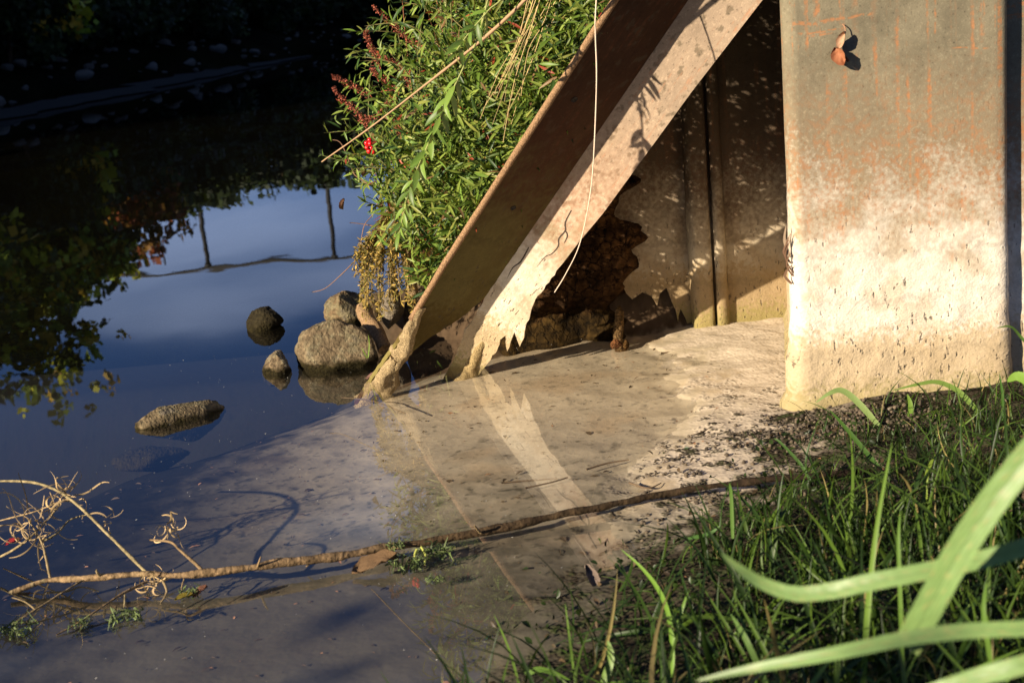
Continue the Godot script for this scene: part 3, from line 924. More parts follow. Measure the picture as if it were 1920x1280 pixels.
func build_rocks() -> void:
	# position, half sizes, turn, seed, tint, wet line above centre, label, category
	var list := [
		["boulder", Vector3(-0.79, 0.012, -4.5), Vector3(0.064, 0.052, 0.055), 0.3, 1, Color(0.16, 0.15, 0.09), 0.0, "round dark algae covered stone standing alone in the blue water"],
		["boulder", Vector3(-0.672, 0, -3.88) + Vector3(0, 0.006, -0.03), Vector3(0.055, 0.052, 0.05), 0.9, 2, Color(1.15, 1.0, 0.78), 0.008, "small pointed stone just left of the big boulder at the beam foot"],
		["boulder", Vector3(-0.504, 0, -3.881) + Vector3(0, 0.026, -0.06), Vector3(0.125, 0.09, 0.09), -0.45, 23, Color(1.0, 0.88, 0.68), -0.006, "big rough grey brown boulder at the water edge beside the beam foot"],
		["boulder", Vector3(-0.862, 0, -3.478) + Vector3(0, -0.01, -0.03), Vector3(0.115, 0.054, 0.045), 0.6, 7, Color(1.0, 0.9, 0.68), 0.014, "long flat topped stone half sunk in the shallow water, apart from the others"],
		["boulder", Vector3(-0.509, 0, -4.391) + Vector3(0, 0.034, -0.06), Vector3(0.085, 0.07, 0.07), 0.2, 12, Color(1.2, 0.98, 0.7), -0.01, "smooth tan boulder behind the big grey brown boulder"],
		["boulder", Vector3(-0.345, 0.11, -4.12), Vector3(0.035, 0.07, 0.035), 0.5, 16, Color(1.25, 1.05, 0.9), -9.0, "pale pinkish upright stone under the golden hanging plant"],
		["boulder", Vector3(-0.25, 0.19, -4.33), Vector3(0.055, 0.075, 0.06), 0.1, 17, Color(0.62, 0.56, 0.48), -9.0, "grey boulder high on the bank against the beam flange"],
		["boulder", Vector3(-0.165, 0.24, -4.36), Vector3(0.05, 0.06, 0.05), 1.1, 18, Color(1.1, 0.8, 0.66), -9.0, "pinkish boulder in the gap between the grey boulder and the beam"],
		["boulder", Vector3(-0.4, 0.055, -4.3), Vector3(0.07, 0.06, 0.06), 0.7, 19, Color(0.6, 0.5, 0.36), -9.0, "shaded brown stone wedged behind the driftwood stub"],
		["boulder", Vector3(-0.27, 0.08, -4.2), Vector3(0.08, 0.08, 0.07), 1.7, 20, Color(0.5, 0.42, 0.32), -9.0, "dark brown stone tucked behind the beam foot"],
		["boulder", Vector3(0.87, 0.12, -2.28), Vector3(0.075, 0.055, 0.06), 0.4, 21, Color(0.62, 0.55, 0.5), -9.0, "grey veined stone in the grass behind the broad blades"],
		["sunken_stone", Vector3(-0.904, -0.03, -3.344) + Vector3(0, -0.02, 0), Vector3(0.1, 0.03, 0.06), 0.2, 25, Color(0.5, 0.46, 0.38), 9.0, "smooth stone lying under water in front of the flat topped stone"],
	]
	for r in list:
		var o := put(r[0], rock_mesh(r[2], r[4], 9, 0.06, r[6], r[5], Color(0.12, 0.11, 0.04), 34), M.rock)
		o.position = r[1]
		o.rotation.y = r[3]
		tag(o, r[7], "stone", "stones at the water edge")
	var st := begin()
	tube(st, smooth_path([Vector3(-0.435, 0.107, -4.15), Vector3(-0.416, 0.085, -4.08), Vector3(-0.391, 0.062, -4.02), Vector3(-0.365, 0.022, -3.96)], 6), 0.024, 0.019, 14, 0.35, Color(0.95, 0.75, 0.6))
	var stub := put("driftwood_stub", done(st), M.crust)
	tag(stub, "short thick pinkish brown driftwood stub leaning behind the beam foot", "driftwood")
	var up := begin()
	tube(up, smooth_path([Vector3(-0.275, 0.143, -4.05), Vector3(-0.278, 0.201, -4.08), Vector3(-0.287, 0.258, -4.12), Vector3(-0.308, 0.292, -4.16)], 6), 0.017, 0.013, 10, 0.3, Color(1.0, 0.85, 0.7))
	tag(put("dead_stalk", done(up), M.crust), "pale upright dead stalk beside the golden hanging plant", "stalk")
	# the stump in front of the wall
	var stump := thing("rotten_stake", Vector3(0.297, 0, -3.829), "rotten wooden stake with knobbly foot standing in the mud before the wall", "stake")
	var s2 := begin()
	tube(s2, smooth_path([Vector3(0, -0.06, 0), Vector3(0.002, 0.0, 0), Vector3(-0.002, 0.04, 0.0), Vector3(0.006, 0.1, -0.01), Vector3(0.01, 0.108, -0.01)], 6), 0.015, 0.011, 12, 0.6, Color(1.3, 1.15, 0.75))
	put("shaft", done(s2), M.soil, stump)
	var k := put("knob", rock_mesh(Vector3(0.018, 0.016, 0.016), 44, 5, 0.2, -9.0, Color(0.9, 0.6, 0.42)), M.soil, stump)
	k.position = Vector3(-0.008, 0.014, 0.006)
	var k2 := put("knob", rock_mesh(Vector3(0.012, 0.016, 0.012), 45, 5, 0.2, -9.0, Color(0.7, 0.6, 0.3)), M.soil, stump)
	k2.position = Vector3(0.014, 0.008, 0.006)

# ---------------------------------------------------------------- branch and flotsam

func sprig(parent: Node, n: String, pts: Array, r0: float, r1: float, c: Color, m: Material, c2 := Color.TRANSPARENT, sides := 6) -> void:
	var st := begin()
	tube(st, smooth_path(pts, 6 if sides == 6 else 12), r0, r1, sides, 0.5 if sides == 6 else 0.75, c, c2)
	put(n, done(st), m, parent)

func build_branch() -> void:
	var tan := Color(1.15, 0.95, 0.65)
	var br := thing("fallen_branch", Vector3.ZERO, "long fallen branch lying from the left water across to the grass", "branch")
	sprig(br, "limb", [Vector3(-0.95, 0.012, -2.412), Vector3(-0.883, 0.02, -2.437), Vector3(-0.808, 0.026, -2.414), Vector3(-0.698, 0.03, -2.405), Vector3(-0.636, 0.03, -2.382), Vector3(-0.569, 0.03, -2.384), Vector3(-0.494, 0.028, -2.396), Vector3(-0.448, 0.026, -2.408), Vector3(-0.391, 0.024, -2.415), Vector3(-0.306, 0.02, -2.44), Vector3(-0.244, 0.018, -2.462)], 0.005, 0.0078, tan, M.bark, Color(0.6, 0.48, 0.33), 10)
	sprig(br, "wet_limb", [Vector3(-0.244, 0.018, -2.462), Vector3(-0.141, 0.016, -2.482), Vector3(-0.04, 0.016, -2.512), Vector3(0.062, 0.018, -2.547), Vector3(0.166, 0.022, -2.568), Vector3(0.272, 0.028, -2.584), Vector3(0.374, 0.04, -2.573), Vector3(0.472, 0.05, -2.55), Vector3(0.558, 0.058, -2.526), Vector3(0.665, 0.068, -2.509)], 0.0078, 0.0066, Color(0.42, 0.33, 0.22), M.bark, Color(0.05, 0.04, 0.032), 10)
	var twigs := [
		[[Vector3(-0.698, 0.03, -2.412), Vector3(-0.744, 0.05, -2.467), Vector3(-0.785, 0.075, -2.506), Vector3(-0.828, 0.1, -2.549), Vector3(-0.872, 0.12, -2.593), Vector3(-0.921, 0.13, -2.64), Vector3(-0.983, 0.13, -2.691), Vector3(-1.078, 0.12, -2.746)], 0.0035, 0.0022],
		[[Vector3(-0.872, 0.12, -2.593), Vector3(-0.917, 0.1, -2.628), Vector3(-0.968, 0.08, -2.649), Vector3(-1.063, 0.05, -2.697)], 0.0022, 0.0015],
		[[Vector3(-0.584, 0.03, -2.382), Vector3(-0.609, 0.05, -2.399), Vector3(-0.633, 0.065, -2.418), Vector3(-0.655, 0.07, -2.447), Vector3(-0.697, 0.07, -2.467)], 0.0032, 0.0016],
		[[Vector3(-0.88, 0.02, -2.438), Vector3(-0.895, 0.05, -2.476), Vector3(-0.91, 0.07, -2.508), Vector3(-0.938, 0.08, -2.557), Vector3(-0.945, 0.1, -2.557)], 0.0028, 0.0015],
		[[Vector3(-0.811, 0.026, -2.41), Vector3(-0.843, 0.02, -2.365), Vector3(-0.875, 0.012, -2.326), Vector3(-0.906, 0.004, -2.287)], 0.002, 0.0012],
		[[Vector3(-0.875, 0.012, -2.326), Vector3(-0.899, 0.02, -2.347), Vector3(-0.926, 0.025, -2.36)], 0.0015, 0.0008],
		[[Vector3(-0.692, 0.02, -2.391), Vector3(-0.724, 0.02, -2.346), Vector3(-0.752, 0.015, -2.305), Vector3(-0.78, 0.008, -2.268), Vector3(-0.813, 0.002, -2.235)], 0.0025, 0.0012],
		[[Vector3(-1.015, 0.03, -2.543), Vector3(-0.972, 0.05, -2.532), Vector3(-0.938, 0.07, -2.547), Vector3(-0.913, 0.09, -2.61), Vector3(-0.895, 0.11, -2.596)], 0.0025, 0.0014],
		[[Vector3(-0.932, 0.05, -2.549), Vector3(-0.901, 0.06, -2.571), Vector3(-0.886, 0.07, -2.612), Vector3(-0.851, 0.08, -2.607)], 0.0022, 0.001],
		[[Vector3(-0.491, 0.03, -2.391), Vector3(-0.484, 0.045, -2.383), Vector3(-0.481, 0.052, -2.383)], 0.0026, 0.0012],
		[[Vector3(-0.778, 0.026, -2.412), Vector3(-0.781, 0.04, -2.402), Vector3(-0.782, 0.047, -2.4)], 0.0026, 0.0014],
		[[Vector3(-0.09, 0.02, -2.487), Vector3(-0.096, 0.035, -2.472), Vector3(-0.099, 0.042, -2.468)], 0.0028, 0.0014],
		[[Vector3(-0.391, 0.024, -2.415), Vector3(-0.404, 0.014, -2.419), Vector3(-0.409, 0.01, -2.42)], 0.0022, 0.001],
		[[Vector3(-0.621, 0.025, -2.376), Vector3(-0.624, 0.012, -2.359), Vector3(-0.61, 0.005, -2.342)], 0.0016, 0.0009],
		[[Vector3(-0.719, 0.02, -2.339), Vector3(-0.716, 0.01, -2.315), Vector3(-0.718, 0.003, -2.302)], 0.0014, 0.0009],
		[[Vector3(-0.657, 0.026, -2.37), Vector3(-0.648, 0.014, -2.348), Vector3(-0.655, 0.004, -2.322)], 0.003, 0.0012],
	]
	for t in twigs:
		sprig(br, "twig", t[0], t[1], t[2], tan * rnd(0.75, 1.05), M.bark)
	# withered grass caught on the twigs: curled strips
	for c in [[Vector3(-0.938, 0.08, -2.557), 0.05, 26], [Vector3(-0.888, 0.12, -2.611), 0.045, 16], [Vector3(-0.664, 0.075, -2.491), 0.028, 11], [Vector3(-0.792, 0.08, -2.558), 0.022, 8], [Vector3(-0.682, 0.015, -2.388), 0.03, 14]]:
		for i in c[2]:
			var st := begin()
			var p: Vector3 = c[0] + rvec(c[1] * 0.5)
			var pts := [p]
			var d := rvec(1.0).normalized()
			var axis := (rvec(1.0) + Vector3(0.5, 0, 0.5)).normalized()
			var turn := rnd(0.3, 1.1)
			for k in 6:
				d = d.rotated(axis, turn)
				p += d * c[1] * 0.3
				p.y = maxf(p.y, 0.004)
				pts.append(p)
			ribbon(st, smooth_path(pts, 4), rnd(0.0015, 0.004), rvec(1.0), 0.4, 0.3, Color(0.42, 0.3, 0.15) * rnd(0.5, 1.3))
			put("withered_strip", done(st), M.dry_leaf, br)
	# leaves and weed round the branch: position, length, heading, tilt, colour, label
	var leaves := [
		[Vector3(-0.282, 0.007, -2.394), 0.088, 1.02, 0.08, Color(0.5, 0.31, 0.16), "torn brown dead leaf floating beside the middle of the branch"],
		[Vector3(-0.589, 0.006, -2.349), 0.034, 1.0, 0.5, Color(0.42, 0.2, 0.13), "reddish brown leaf standing up at the right end of the weed under the branch"],
		[Vector3(-0.616, 0.004, -2.337), 0.034, 1.4, 0.1, Color(0.32, 0.25, 0.04), "yellow leaf floating under the branch"],
		[Vector3(-0.985, 0.05, -2.567), 0.03, 1.3, 0.2, Color(0.6, 0.05, 0.06), "small red scrap caught in the withered grass at the left"],
		[Vector3(0.098, 0.018, -2.236), 0.05, -0.35, 0.6, Color(0.5, 0.38, 0.3), "pale folded leaf stuck on the dark mud knob at the water edge"],
		[Vector3(-0.379, 0.004, -3.724), 0.05, 1.5, 0.06, Color(0.55, 0.3, 0.24), "flat pinkish scrap of bark floating at the foot of the beam"],
	]
	for l in leaves:
		var o := put("fallen_leaf", crumpled(0.42, 0.5, int(l[1] * 1000.0)), rocky(((l[4] as Color) * 0.85).linear_to_srgb(), 24.0, 0.12))
		var d := Vector3(sin(l[2]), l[3], -cos(l[2]) * 0.7).normalized()
		o.transform = Transform3D(frame_of(d, Vector3(0.1, 1, 0.25), l[1], l[1]), l[0] - d * l[1] * 0.5)
		tag(o, l[5], "leaf")
	# tufts of green weed that cling to the branch
	for w in [[Vector3(-0.225, 0.006, -2.398), 0.03, "dark green tuft of weed beside the torn brown leaf"], [Vector3(-0.172, 0.008, -2.436), 0.028, "tuft of weed hanging right of the two green stems on the branch"], [Vector3(-0.245, 0.024, -2.45), 0.014, "small green tuft of weed on top of the branch"], [Vector3(-0.171, 0.004, -2.32), 0.016, "little tuft of weed in the water below the branch"],
			[Vector3(-0.704, 0.006, -2.278), 0.026, "round tuft of weed in the water under the left twigs"], [Vector3(-0.897, 0.006, -2.26), 0.03, "tuft of weed in the bottom left water corner"], [Vector3(-0.608, 0.007, -2.351), 0.018, "green tuft of weed beside the reddish leaf"], [Vector3(-0.779, 0.006, -2.261), 0.016, "weed clinging to the tip of the lower twig"]]:
		var st := begin()
		for i in 60:
			var p: Vector3 = rvec(w[1]) * Vector3(1, 0.25, 0.7)
			ribbon(st, smooth_path([p, p + rvec(w[1] * 0.35), p + rvec(w[1] * 0.6)], 2), w[1] * 0.12, rvec(1.0), 0.3, 0.3, Color(0.06, 0.085, 0.02) * rnd(0.4, 1.8))
		var o := put("weed_tuft", done(st), M.algae)
		o.position = w[0] + Vector3(0, 0.002, 0)
		tag(o, w[2], "water weed", "tufts of weed on the fallen branch")
	for g in [[Vector3(-0.206, 0.02, -2.43), Vector3(-0.21, 0.014, -2.42), Vector3(-0.208, 0.006, -2.409)], [Vector3(-0.198, 0.02, -2.439), Vector3(-0.19, 0.016, -2.411), Vector3(-0.192, 0.005, -2.393)]]:
		var st := begin()
		tube(st, smooth_path(g, 4), 0.0028, 0.002, 6, 0.3, Color(0.3, 0.32, 0.06))
		tag(put("water_weed", done(st), M.algae), "yellow green weed stem hooked over the branch beside the brown leaf", "water weed", "weed stems on the branch")

# ---------------------------------------------------------------- plants on the bank

func green() -> Color:
	var k := rng.randf()
	if k < 0.03: return Color(0.2, 0.12, 0.05) * rnd(0.5, 1.2)
	if k < 0.35: return Color(0.085, 0.14, 0.018) * rnd(0.6, 1.4)
	if k < 0.7: return Color(0.16, 0.21, 0.035) * rnd(0.7, 1.4)
	if k < 0.9: return Color(0.035, 0.07, 0.014) * rnd(0.7, 1.3)
	if k < 0.982: return Color(0.27, 0.29, 0.06) * rnd(0.6, 1.1)
	return Color(0.34, 0.07, 0.03) * rnd(0.6, 1.2)

func flower_spike(path: Array, label: String) -> void:
	var o := thing("seed_spike", path[0], label, "seed spike", "dry red seed spikes on the shrub")
	var pts := smooth_path(path, 7)
	var st := begin()
	var local := []
	for p in pts: local.append(p - path[0])
	tube(st, local, 0.0014, 0.0007, 5, 0.0, Color(0.28, 0.1, 0.05))
	put("stalk", done(st), M.stem, o)
	var sd := begin()
	for i in local.size():
		var t := float(i) / (local.size() - 1)
		for k in 15:
			var p: Vector3 = local[i] + rvec(0.0105 * (1.0 - t * 0.55))
			var b := frame_of(rvec(1.0), rvec(1.0), rnd(0.004, 0.0075), rnd(0.003, 0.005))
			sd.set_color(Color(0.3, 0.085, 0.05) * rnd(0.5, 1.4))
			quad(sd, p, p + b.y * 0.5 + b.x * 0.5, p + b.y, p + b.y * 0.5 - b.x * 0.5)
			tri(sd, p, p + b.y * 0.6 + b.z * 0.4, p + b.y)
	put("seeds", done(sd), M.dry_leaf, o)

func hanging_plant(n: String, path: Array, label: String, count: int, size: float, m: ArrayMesh, from: float, radius: float, droop: float) -> void:
	var o := thing(n, path[0], label, "plant")
	var pts := smooth_path(path, 8)
	var st := begin()
	var local := []
	for p in pts: local.append(p - path[0])
	tube(st, local, radius, radius * 0.4, 6, 0.1, Color(0.25, 0.27, 0.08))
	put("stem", done(st), M.stem, o)
	for i in count:
		var t := lerpf(from, 1.0, float(i) / (count - 1))
		var f := t * (local.size() - 1)
		var a: Vector3 = local[int(f)].lerp(local[min(int(f) + 1, local.size() - 1)], f - int(f))
		var dir: Vector3 = (local[min(int(f) + 1, local.size() - 1)] - local[max(int(f) - 1, 0)]).normalized()
		var ang := i * 2.4 + rnd(-0.4, 0.4)
		var side := dir.cross(Vector3(0.2, 0.3, 1)).normalized()
		var out := side * cos(ang) + dir.cross(side) * sin(ang)
		var d := (dir * 0.55 + out * 0.75 + Vector3(0, -droop, 0)).normalized()
		var l := size * rnd(0.7, 1.15) * (1.0 - 0.45 * t)
		var lf := put("leaf", m, M.leaf_tints[rng.randi() % 3], o)
		lf.transform = Transform3D(frame_of(d, Vector3(-0.5, 0.5, 0.8) + rvec(0.7), l, l), a)

func build_bank_plants() -> void:
	M.leaf_tints = []
	for c in [Color(0.09, 0.17, 0.022), Color(0.13, 0.22, 0.035), Color(0.05, 0.105, 0.016), Color(0.19, 0.25, 0.045), Color(0.32, 0.1, 0.03)]:
		var m := leafy(0.7, 0.42)
		m.vertex_color_use_as_albedo = false
		m.albedo_color = (c as Color).linear_to_srgb()
		M.leaf_tints.append(m)
	var narrow := leaf_mesh(0.17, 0.35, 0.3)
	var broad := leaf_mesh(0.24, 0.3, 0.35, 0.42, 7)
	# the leafy mass on the bank behind the beam
	var bush := thing("bank_shrub", at(0.1, -4.35), "dense leafy shrub with narrow green leaves on the bank left of the beam", "shrub")
	var base := bush.position
	var stems := begin()
	var xs := []
	var cs := PackedColorArray()
	var singles := 0
	var flange_n := flange_basis.z
	for i in 280:
		# tips fill the mass between the ragged left outline and the outer side of the beam's flange
		var y := 0.4 + 1.15 * pow(rng.randf(), 0.85)
		var z := rnd(-4.6, -3.95)
		if i % 3: z = rnd(-4.25, -3.72 + 0.58 * y)
		var left := lerp_table([0.3, 0.4, 0.55, 0.7, 0.85, 1.0, 1.5], [-0.22, -0.3, -0.4, -0.42, -0.34, -0.24, -0.05], y) * (-z / 4.2)
		var right := -0.25 + 0.713 * y
		var u := pow(rng.randf(), 0.85)
		var tip := Vector3(lerpf(left, right, u) + rnd(-0.03, 0.03), y, z)
		if (tip - beam_at).dot(flange_n) < 0.03: continue
		var root := at(clampf(lerpf(-0.2, 0.35, u) + rnd(-0.08, 0.08), -0.25, 0.5), rnd(-4.6, -4.2), -0.02)
		if root.y > tip.y - 0.1: root.y = tip.y - 0.3
		var mid := root.lerp(tip, 0.55) + Vector3(rnd(-0.06, 0.03), 0.1, -0.05) + rvec(0.04)
		var path := smooth_path([root - base, mid - base, tip - base], 6)
		tube(stems, path, 0.0026, 0.001, 4, 0.0, Color(0.2, 0.2, 0.07) if i % 4 else Color(0.3, 0.12, 0.06))
		for k in 44:
			var t := 1.0 - pow(rng.randf(), 1.3) * 0.62
			var f := t * (path.size() - 1)
			var a: Vector3 = path[int(f)].lerp(path[min(int(f) + 1, path.size() - 1)], f - int(f))
			var dir: Vector3 = (path[min(int(f) + 1, path.size() - 1)] - path[max(int(f) - 1, 0)]).normalized()
			var d := (dir * 0.4 + rvec(1.0)).normalized()
			var p := a + rvec(0.05)
			if (p + base - beam_at).dot(flange_n) < 0.05: continue
			var l := rnd(0.028, 0.07) * (1.15 - 0.4 * t)
			var tr := Transform3D(frame_of(d, Vector3(-0.4, 0.8, 0.6) + rvec(0.9), l, l), p)
			if singles < 300 and z > -4.0 and k % 8 == 0:
				put("leaf", narrow, M.leaf_tints[[0, 0, 1, 1, 2, 3, 0, 1, 2, 3, 1, 0, 3, 4][rng.randi() % 14]], bush).transform = tr
				singles += 1
			else:
				xs.append(tr)
				cs.append(green())
	for i in 26:
		var y := rnd(0.42, 0.95)
		var z := rnd(-4.15, -3.85)
		var left: float = lerp_table([0.3, 0.4, 0.55, 0.7, 0.85, 1.0, 1.5], [-0.22, -0.32, -0.44, -0.46, -0.36, -0.26, -0.05], y) * (-z / 4.2)
		var tip := Vector3(left + rnd(-0.05, 0.08), y + rnd(-0.03, 0.05), z)
		var root := tip + Vector3(rnd(0.16, 0.3), rnd(-0.22, -0.08), rnd(-0.12, 0.0))
		var path := smooth_path([root - base, root.lerp(tip, 0.5) + Vector3(0, 0.05, 0) - base, tip - base], 6)
		tube(stems, path, 0.0018, 0.0008, 4, 0.0, Color(0.24, 0.2, 0.07))
		for k in 26:
			var f := rnd(0.25, 1.0) * (path.size() - 1)
			var a: Vector3 = path[int(f)].lerp(path[min(int(f) + 1, path.size() - 1)], f - int(f))
			var dir: Vector3 = (path[min(int(f) + 1, path.size() - 1)] - path[max(int(f) - 1, 0)]).normalized()
			var l := rnd(0.02, 0.045)
			xs.append(Transform3D(frame_of(dir * 0.6 + rvec(0.9), Vector3(-0.4, 0.8, 0.6) + rvec(0.9), l, l), a))
			cs.append(green())
	# thick growth added against the back of the beam, unseen, to shade the wall
	for i in 18000:
		var p := flange_basis * Vector3(rnd(-0.1, 0.18), rnd(0.26, 2.1), 0.04 + 0.42 * pow(rng.randf(), 1.25)) + beam_at
		if p.y < 0.1 or p.z < -4.6 or p.y < ground_y(p.x, p.z): continue
		var l := rnd(0.032, 0.052)
		xs.append(Transform3D(frame_of(rvec(1.0) + Vector3(-0.2, 0.2, 0.2), Vector3(-0.4, 0.8, 0.6) + rvec(0.9), l * 1.3, l), p - base))
		cs.append(green() * 0.9)
	# low tangle between the stones and under the stems
	for i in 900:
		var x := rnd(-0.3, 0.25)
		var z := rnd(-4.55, -4.12)
		var p := at(x, z, rnd(0.02, 0.2)) - base
		var l := rnd(0.02, 0.04)
		xs.append(Transform3D(frame_of(rvec(1.0) + Vector3(-0.3, 0.2, 0.3), Vector3(-0.4, 0.8, 0.6) + rvec(0.9), l, l), p))
		cs.append(green())
	put("stems", done(stems), M.stem, bush).set_meta("kind", "stuff")
	copies("foliage", narrow, M.leaf, xs, cs, bush)
	# dry red seed spikes that stand out on the left
	flower_spike([Vector3(-0.306, 0.812, -4.05), Vector3(-0.317, 0.857, -4.05), Vector3(-0.326, 0.887, -4.05), Vector3(-0.331, 0.912, -4.05)], "tall straight red seed spike above the others at the left of the shrub")
	flower_spike([Vector3(-0.267, 0.741, -4.06), Vector3(-0.294, 0.773, -4.06), Vector3(-0.315, 0.793, -4.06), Vector3(-0.326, 0.81, -4.06)], "short red seed spike just below the tall straight one")
	flower_spike([Vector3(-0.345, 0.735, -4.08), Vector3(-0.384, 0.761, -4.08), Vector3(-0.415, 0.783, -4.08), Vector3(-0.436, 0.795, -4.08)], "red seed spike reaching farthest left, upper of a pair")
	flower_spike([Vector3(-0.351, 0.657, -4.05), Vector3(-0.38, 0.695, -4.05), Vector3(-0.411, 0.728, -4.05), Vector3(-0.436, 0.763, -4.05)], "red seed spike reaching farthest left, lower of a pair")
	flower_spike([Vector3(-0.365, 0.676, -4.02), Vector3(-0.332, 0.673, -4.02), Vector3(-0.299, 0.703, -4.02), Vector3(-0.26, 0.729, -4.02)], "thick dark red seed spike lying along the dry diagonal stalk")
	flower_spike([Vector3(-0.18, 0.855, -4.05), Vector3(-0.222, 0.885, -4.05), Vector3(-0.255, 0.924, -4.05), Vector3(-0.301, 0.976, -4.05)], "long branching red seed spike at the top edge")
	flower_spike([Vector3(-0.219, 0.757, -4.03), Vector3(-0.242, 0.8, -4.03), Vector3(-0.26, 0.822, -4.03), Vector3(-0.301, 0.84, -4.03)], "bushy red seed spike right of the tall straight one")
	flower_spike([Vector3(-0.264, 0.623, -4.04), Vector3(-0.27, 0.646, -4.04), Vector3(-0.274, 0.666, -4.04), Vector3(-0.278, 0.687, -4.04)], "small red seed spike hanging below the diagonal stalk")
	flower_spike([Vector3(-0.072, 0.403, -4), Vector3(-0.109, 0.415, -4), Vector3(-0.137, 0.433, -4), Vector3(-0.173, 0.46, -4)], "dark red seed spike low beside the beam rim")
	# red berries
	var berries := thing("berry_cluster", Vector3(-0.332, 0.616, -3.78), "cluster of glossy red berries at the left of the shrub", "berries")
	var ball := SphereMesh.new()
	ball.radius = 0.0062
	ball.height = 0.0124
	var bm := mat(lin(0.65, 0.012, 0.015), 0.2)
	for p in [Vector3(-0.006, 0.014, 0), Vector3(0.004, 0.012, 0.004), Vector3(-0.005, 0.003, 0.006), Vector3(0.006, 0.0, 0.002), Vector3(-0.001, -0.008, 0.005), Vector3(0.009, -0.011, 0.0), Vector3(0.003, 0.021, -0.004)]:
		put("berry", ball, bm, berries).position = p
	sprig(berries, "stalk", [Vector3(0.003, 0.02, -0.004), Vector3(0.012, 0.04, -0.01), Vector3(0.035, 0.05, -0.03)], 0.001, 0.0012, Color(0.2, 0.22, 0.06), M.stem)
	# the plant with long leaves that hangs before the shrub, and a second shoot above it
	hanging_plant("hanging_stem", [Vector3(0.3, 1.5, -3.25), Vector3(0.12, 1.28, -3.12)] + [Vector3(-0.003, 0.932, -3.08), Vector3(-0.048, 0.848, -3.06), Vector3(-0.093, 0.773, -3.06), Vector3(-0.139, 0.692, -3.06), Vector3(-0.181, 0.616, -3.06), Vector3(-0.208, 0.548, -3.06), Vector3(-0.225, 0.497, -3.06)], "drooping green stem with long lance shaped leaves hanging before the shrub", 46, 0.075, broad, 0.42, 0.0028, 0.45)
	hanging_plant("leafy_shoot", [Vector3(0.42, 1.55, -3.3), Vector3(0.2, 1.3, -3.12)] + [Vector3(0.066, 1.013, -3.05), Vector3(0.01, 0.953, -3.04), Vector3(-0.032, 0.913, -3.04), Vector3(-0.068, 0.872, -3.04)], "short shoot with broad bright green leaves at the top edge", 16, 0.075, broad, 0.6, 0.0028, 0.2)
	# dry stalks
	var dry := begin()
	tube(dry, smooth_path([Vector3(0.304, 1.154, -2.9)] + [Vector3(0.096, 0.974, -3.05), Vector3(0.024, 0.915, -3.12), Vector3(-0.05, 0.862, -3.2), Vector3(-0.172, 0.779, -3.36), Vector3(-0.307, 0.689, -3.52), Vector3(-0.451, 0.6, -3.7)], 6), 0.0045, 0.0016, 6, 0.4, Color(0.34, 0.21, 0.11))
	tag(put("dry_stalk", done(dry), M.stem), "long dry brown stalk slanting down in front of the shrub", "stalk")
	var straw := begin()
	tube(straw, smooth_path([Vector3(0.3, 1.4, -3.1)] + [Vector3(0.239, 0.966, -3.05), Vector3(0.232, 0.89, -3.06), Vector3(0.229, 0.789, -3.08), Vector3(0.213, 0.614, -3.12), Vector3(0.198, 0.517, -3.15), Vector3(0.171, 0.417, -3.18), Vector3(0.135, 0.348, -3.2), Vector3(0.108, 0.305, -3.22)], 6), 0.0017, 0.0011, 6, 0.3, Color(0.66, 0.52, 0.38))
	tag(put("pale_straw", done(straw), M.stem), "thin pale straw hanging in front of the leaning beam", "straw")
	# grass stalks turned to hay in the middle of the shrub
	for i in 14:
		var st := begin()
		var a := Vector3(0.134, 0.944, -3.35) + rvec(0.045)
		var b := a + Vector3(rnd(-0.2, -0.07), rnd(-0.3, -0.15), rnd(-0.05, 0.05))
		tube(st, smooth_path([a + Vector3(0.05, 0.12, -0.1), a, a.lerp(b, 0.5) + rvec(0.02), b], 5), 0.0013, 0.0006, 4, 0.0, Color(0.5, 0.36, 0.15) * rnd(0.6, 1.2))
		tag(put("hay_stalk", done(st), M.stem), "thin dry grass stalk hanging over the upper right of the shrub", "stalk", "dry grass stalks over the shrub")
	# the golden plant that has withered above the stones
	var gold := thing("golden_plant", Vector3(-0.31, 0.375, -4), "withered golden plant with tiny leaves hanging over the stones", "plant")
	var gx := []
	var gc := PackedColorArray()
	var needle := leaf_mesh(0.26, 0.3, 0.2, 0.4, 3)
	var gs := begin()
	for i in 80:
		var end := Vector3(rnd(-0.12, 0.05), rnd(-0.27, -0.06), rnd(-0.06, 0.1))
		var path := smooth_path([Vector3(rnd(0.0, 0.03), 0.06, -0.05), Vector3(end.x * 0.3, 0.0, 0), Vector3(end.x * 0.8, end.y * 0.5, end.z * 0.7), end], 5)
		tube(gs, path, 0.0012, 0.0007, 4, 0.0, Color(0.25, 0.18, 0.06))
		for k in 60:
			var f := rnd(0.2, 1.0) * (path.size() - 1)
			var a: Vector3 = path[int(f)].lerp(path[min(int(f) + 1, path.size() - 1)], f - int(f))
			var l := rnd(0.01, 0.02)
			gx.append(Transform3D(frame_of(rvec(1.0) + Vector3(-0.1, -0.3, 0.1), rvec(1.0), l, l), a + rvec(0.003)))
			gc.append((Color(0.34, 0.23, 0.05) if rng.randf() < 0.6 else Color(0.15, 0.13, 0.025)) * rnd(0.5, 1.3))
	put("stems", done(gs), M.stem, gold).set_meta("kind", "stuff")
	copies("leaflets", needle, M.dry_leaf, gx, gc, gold)
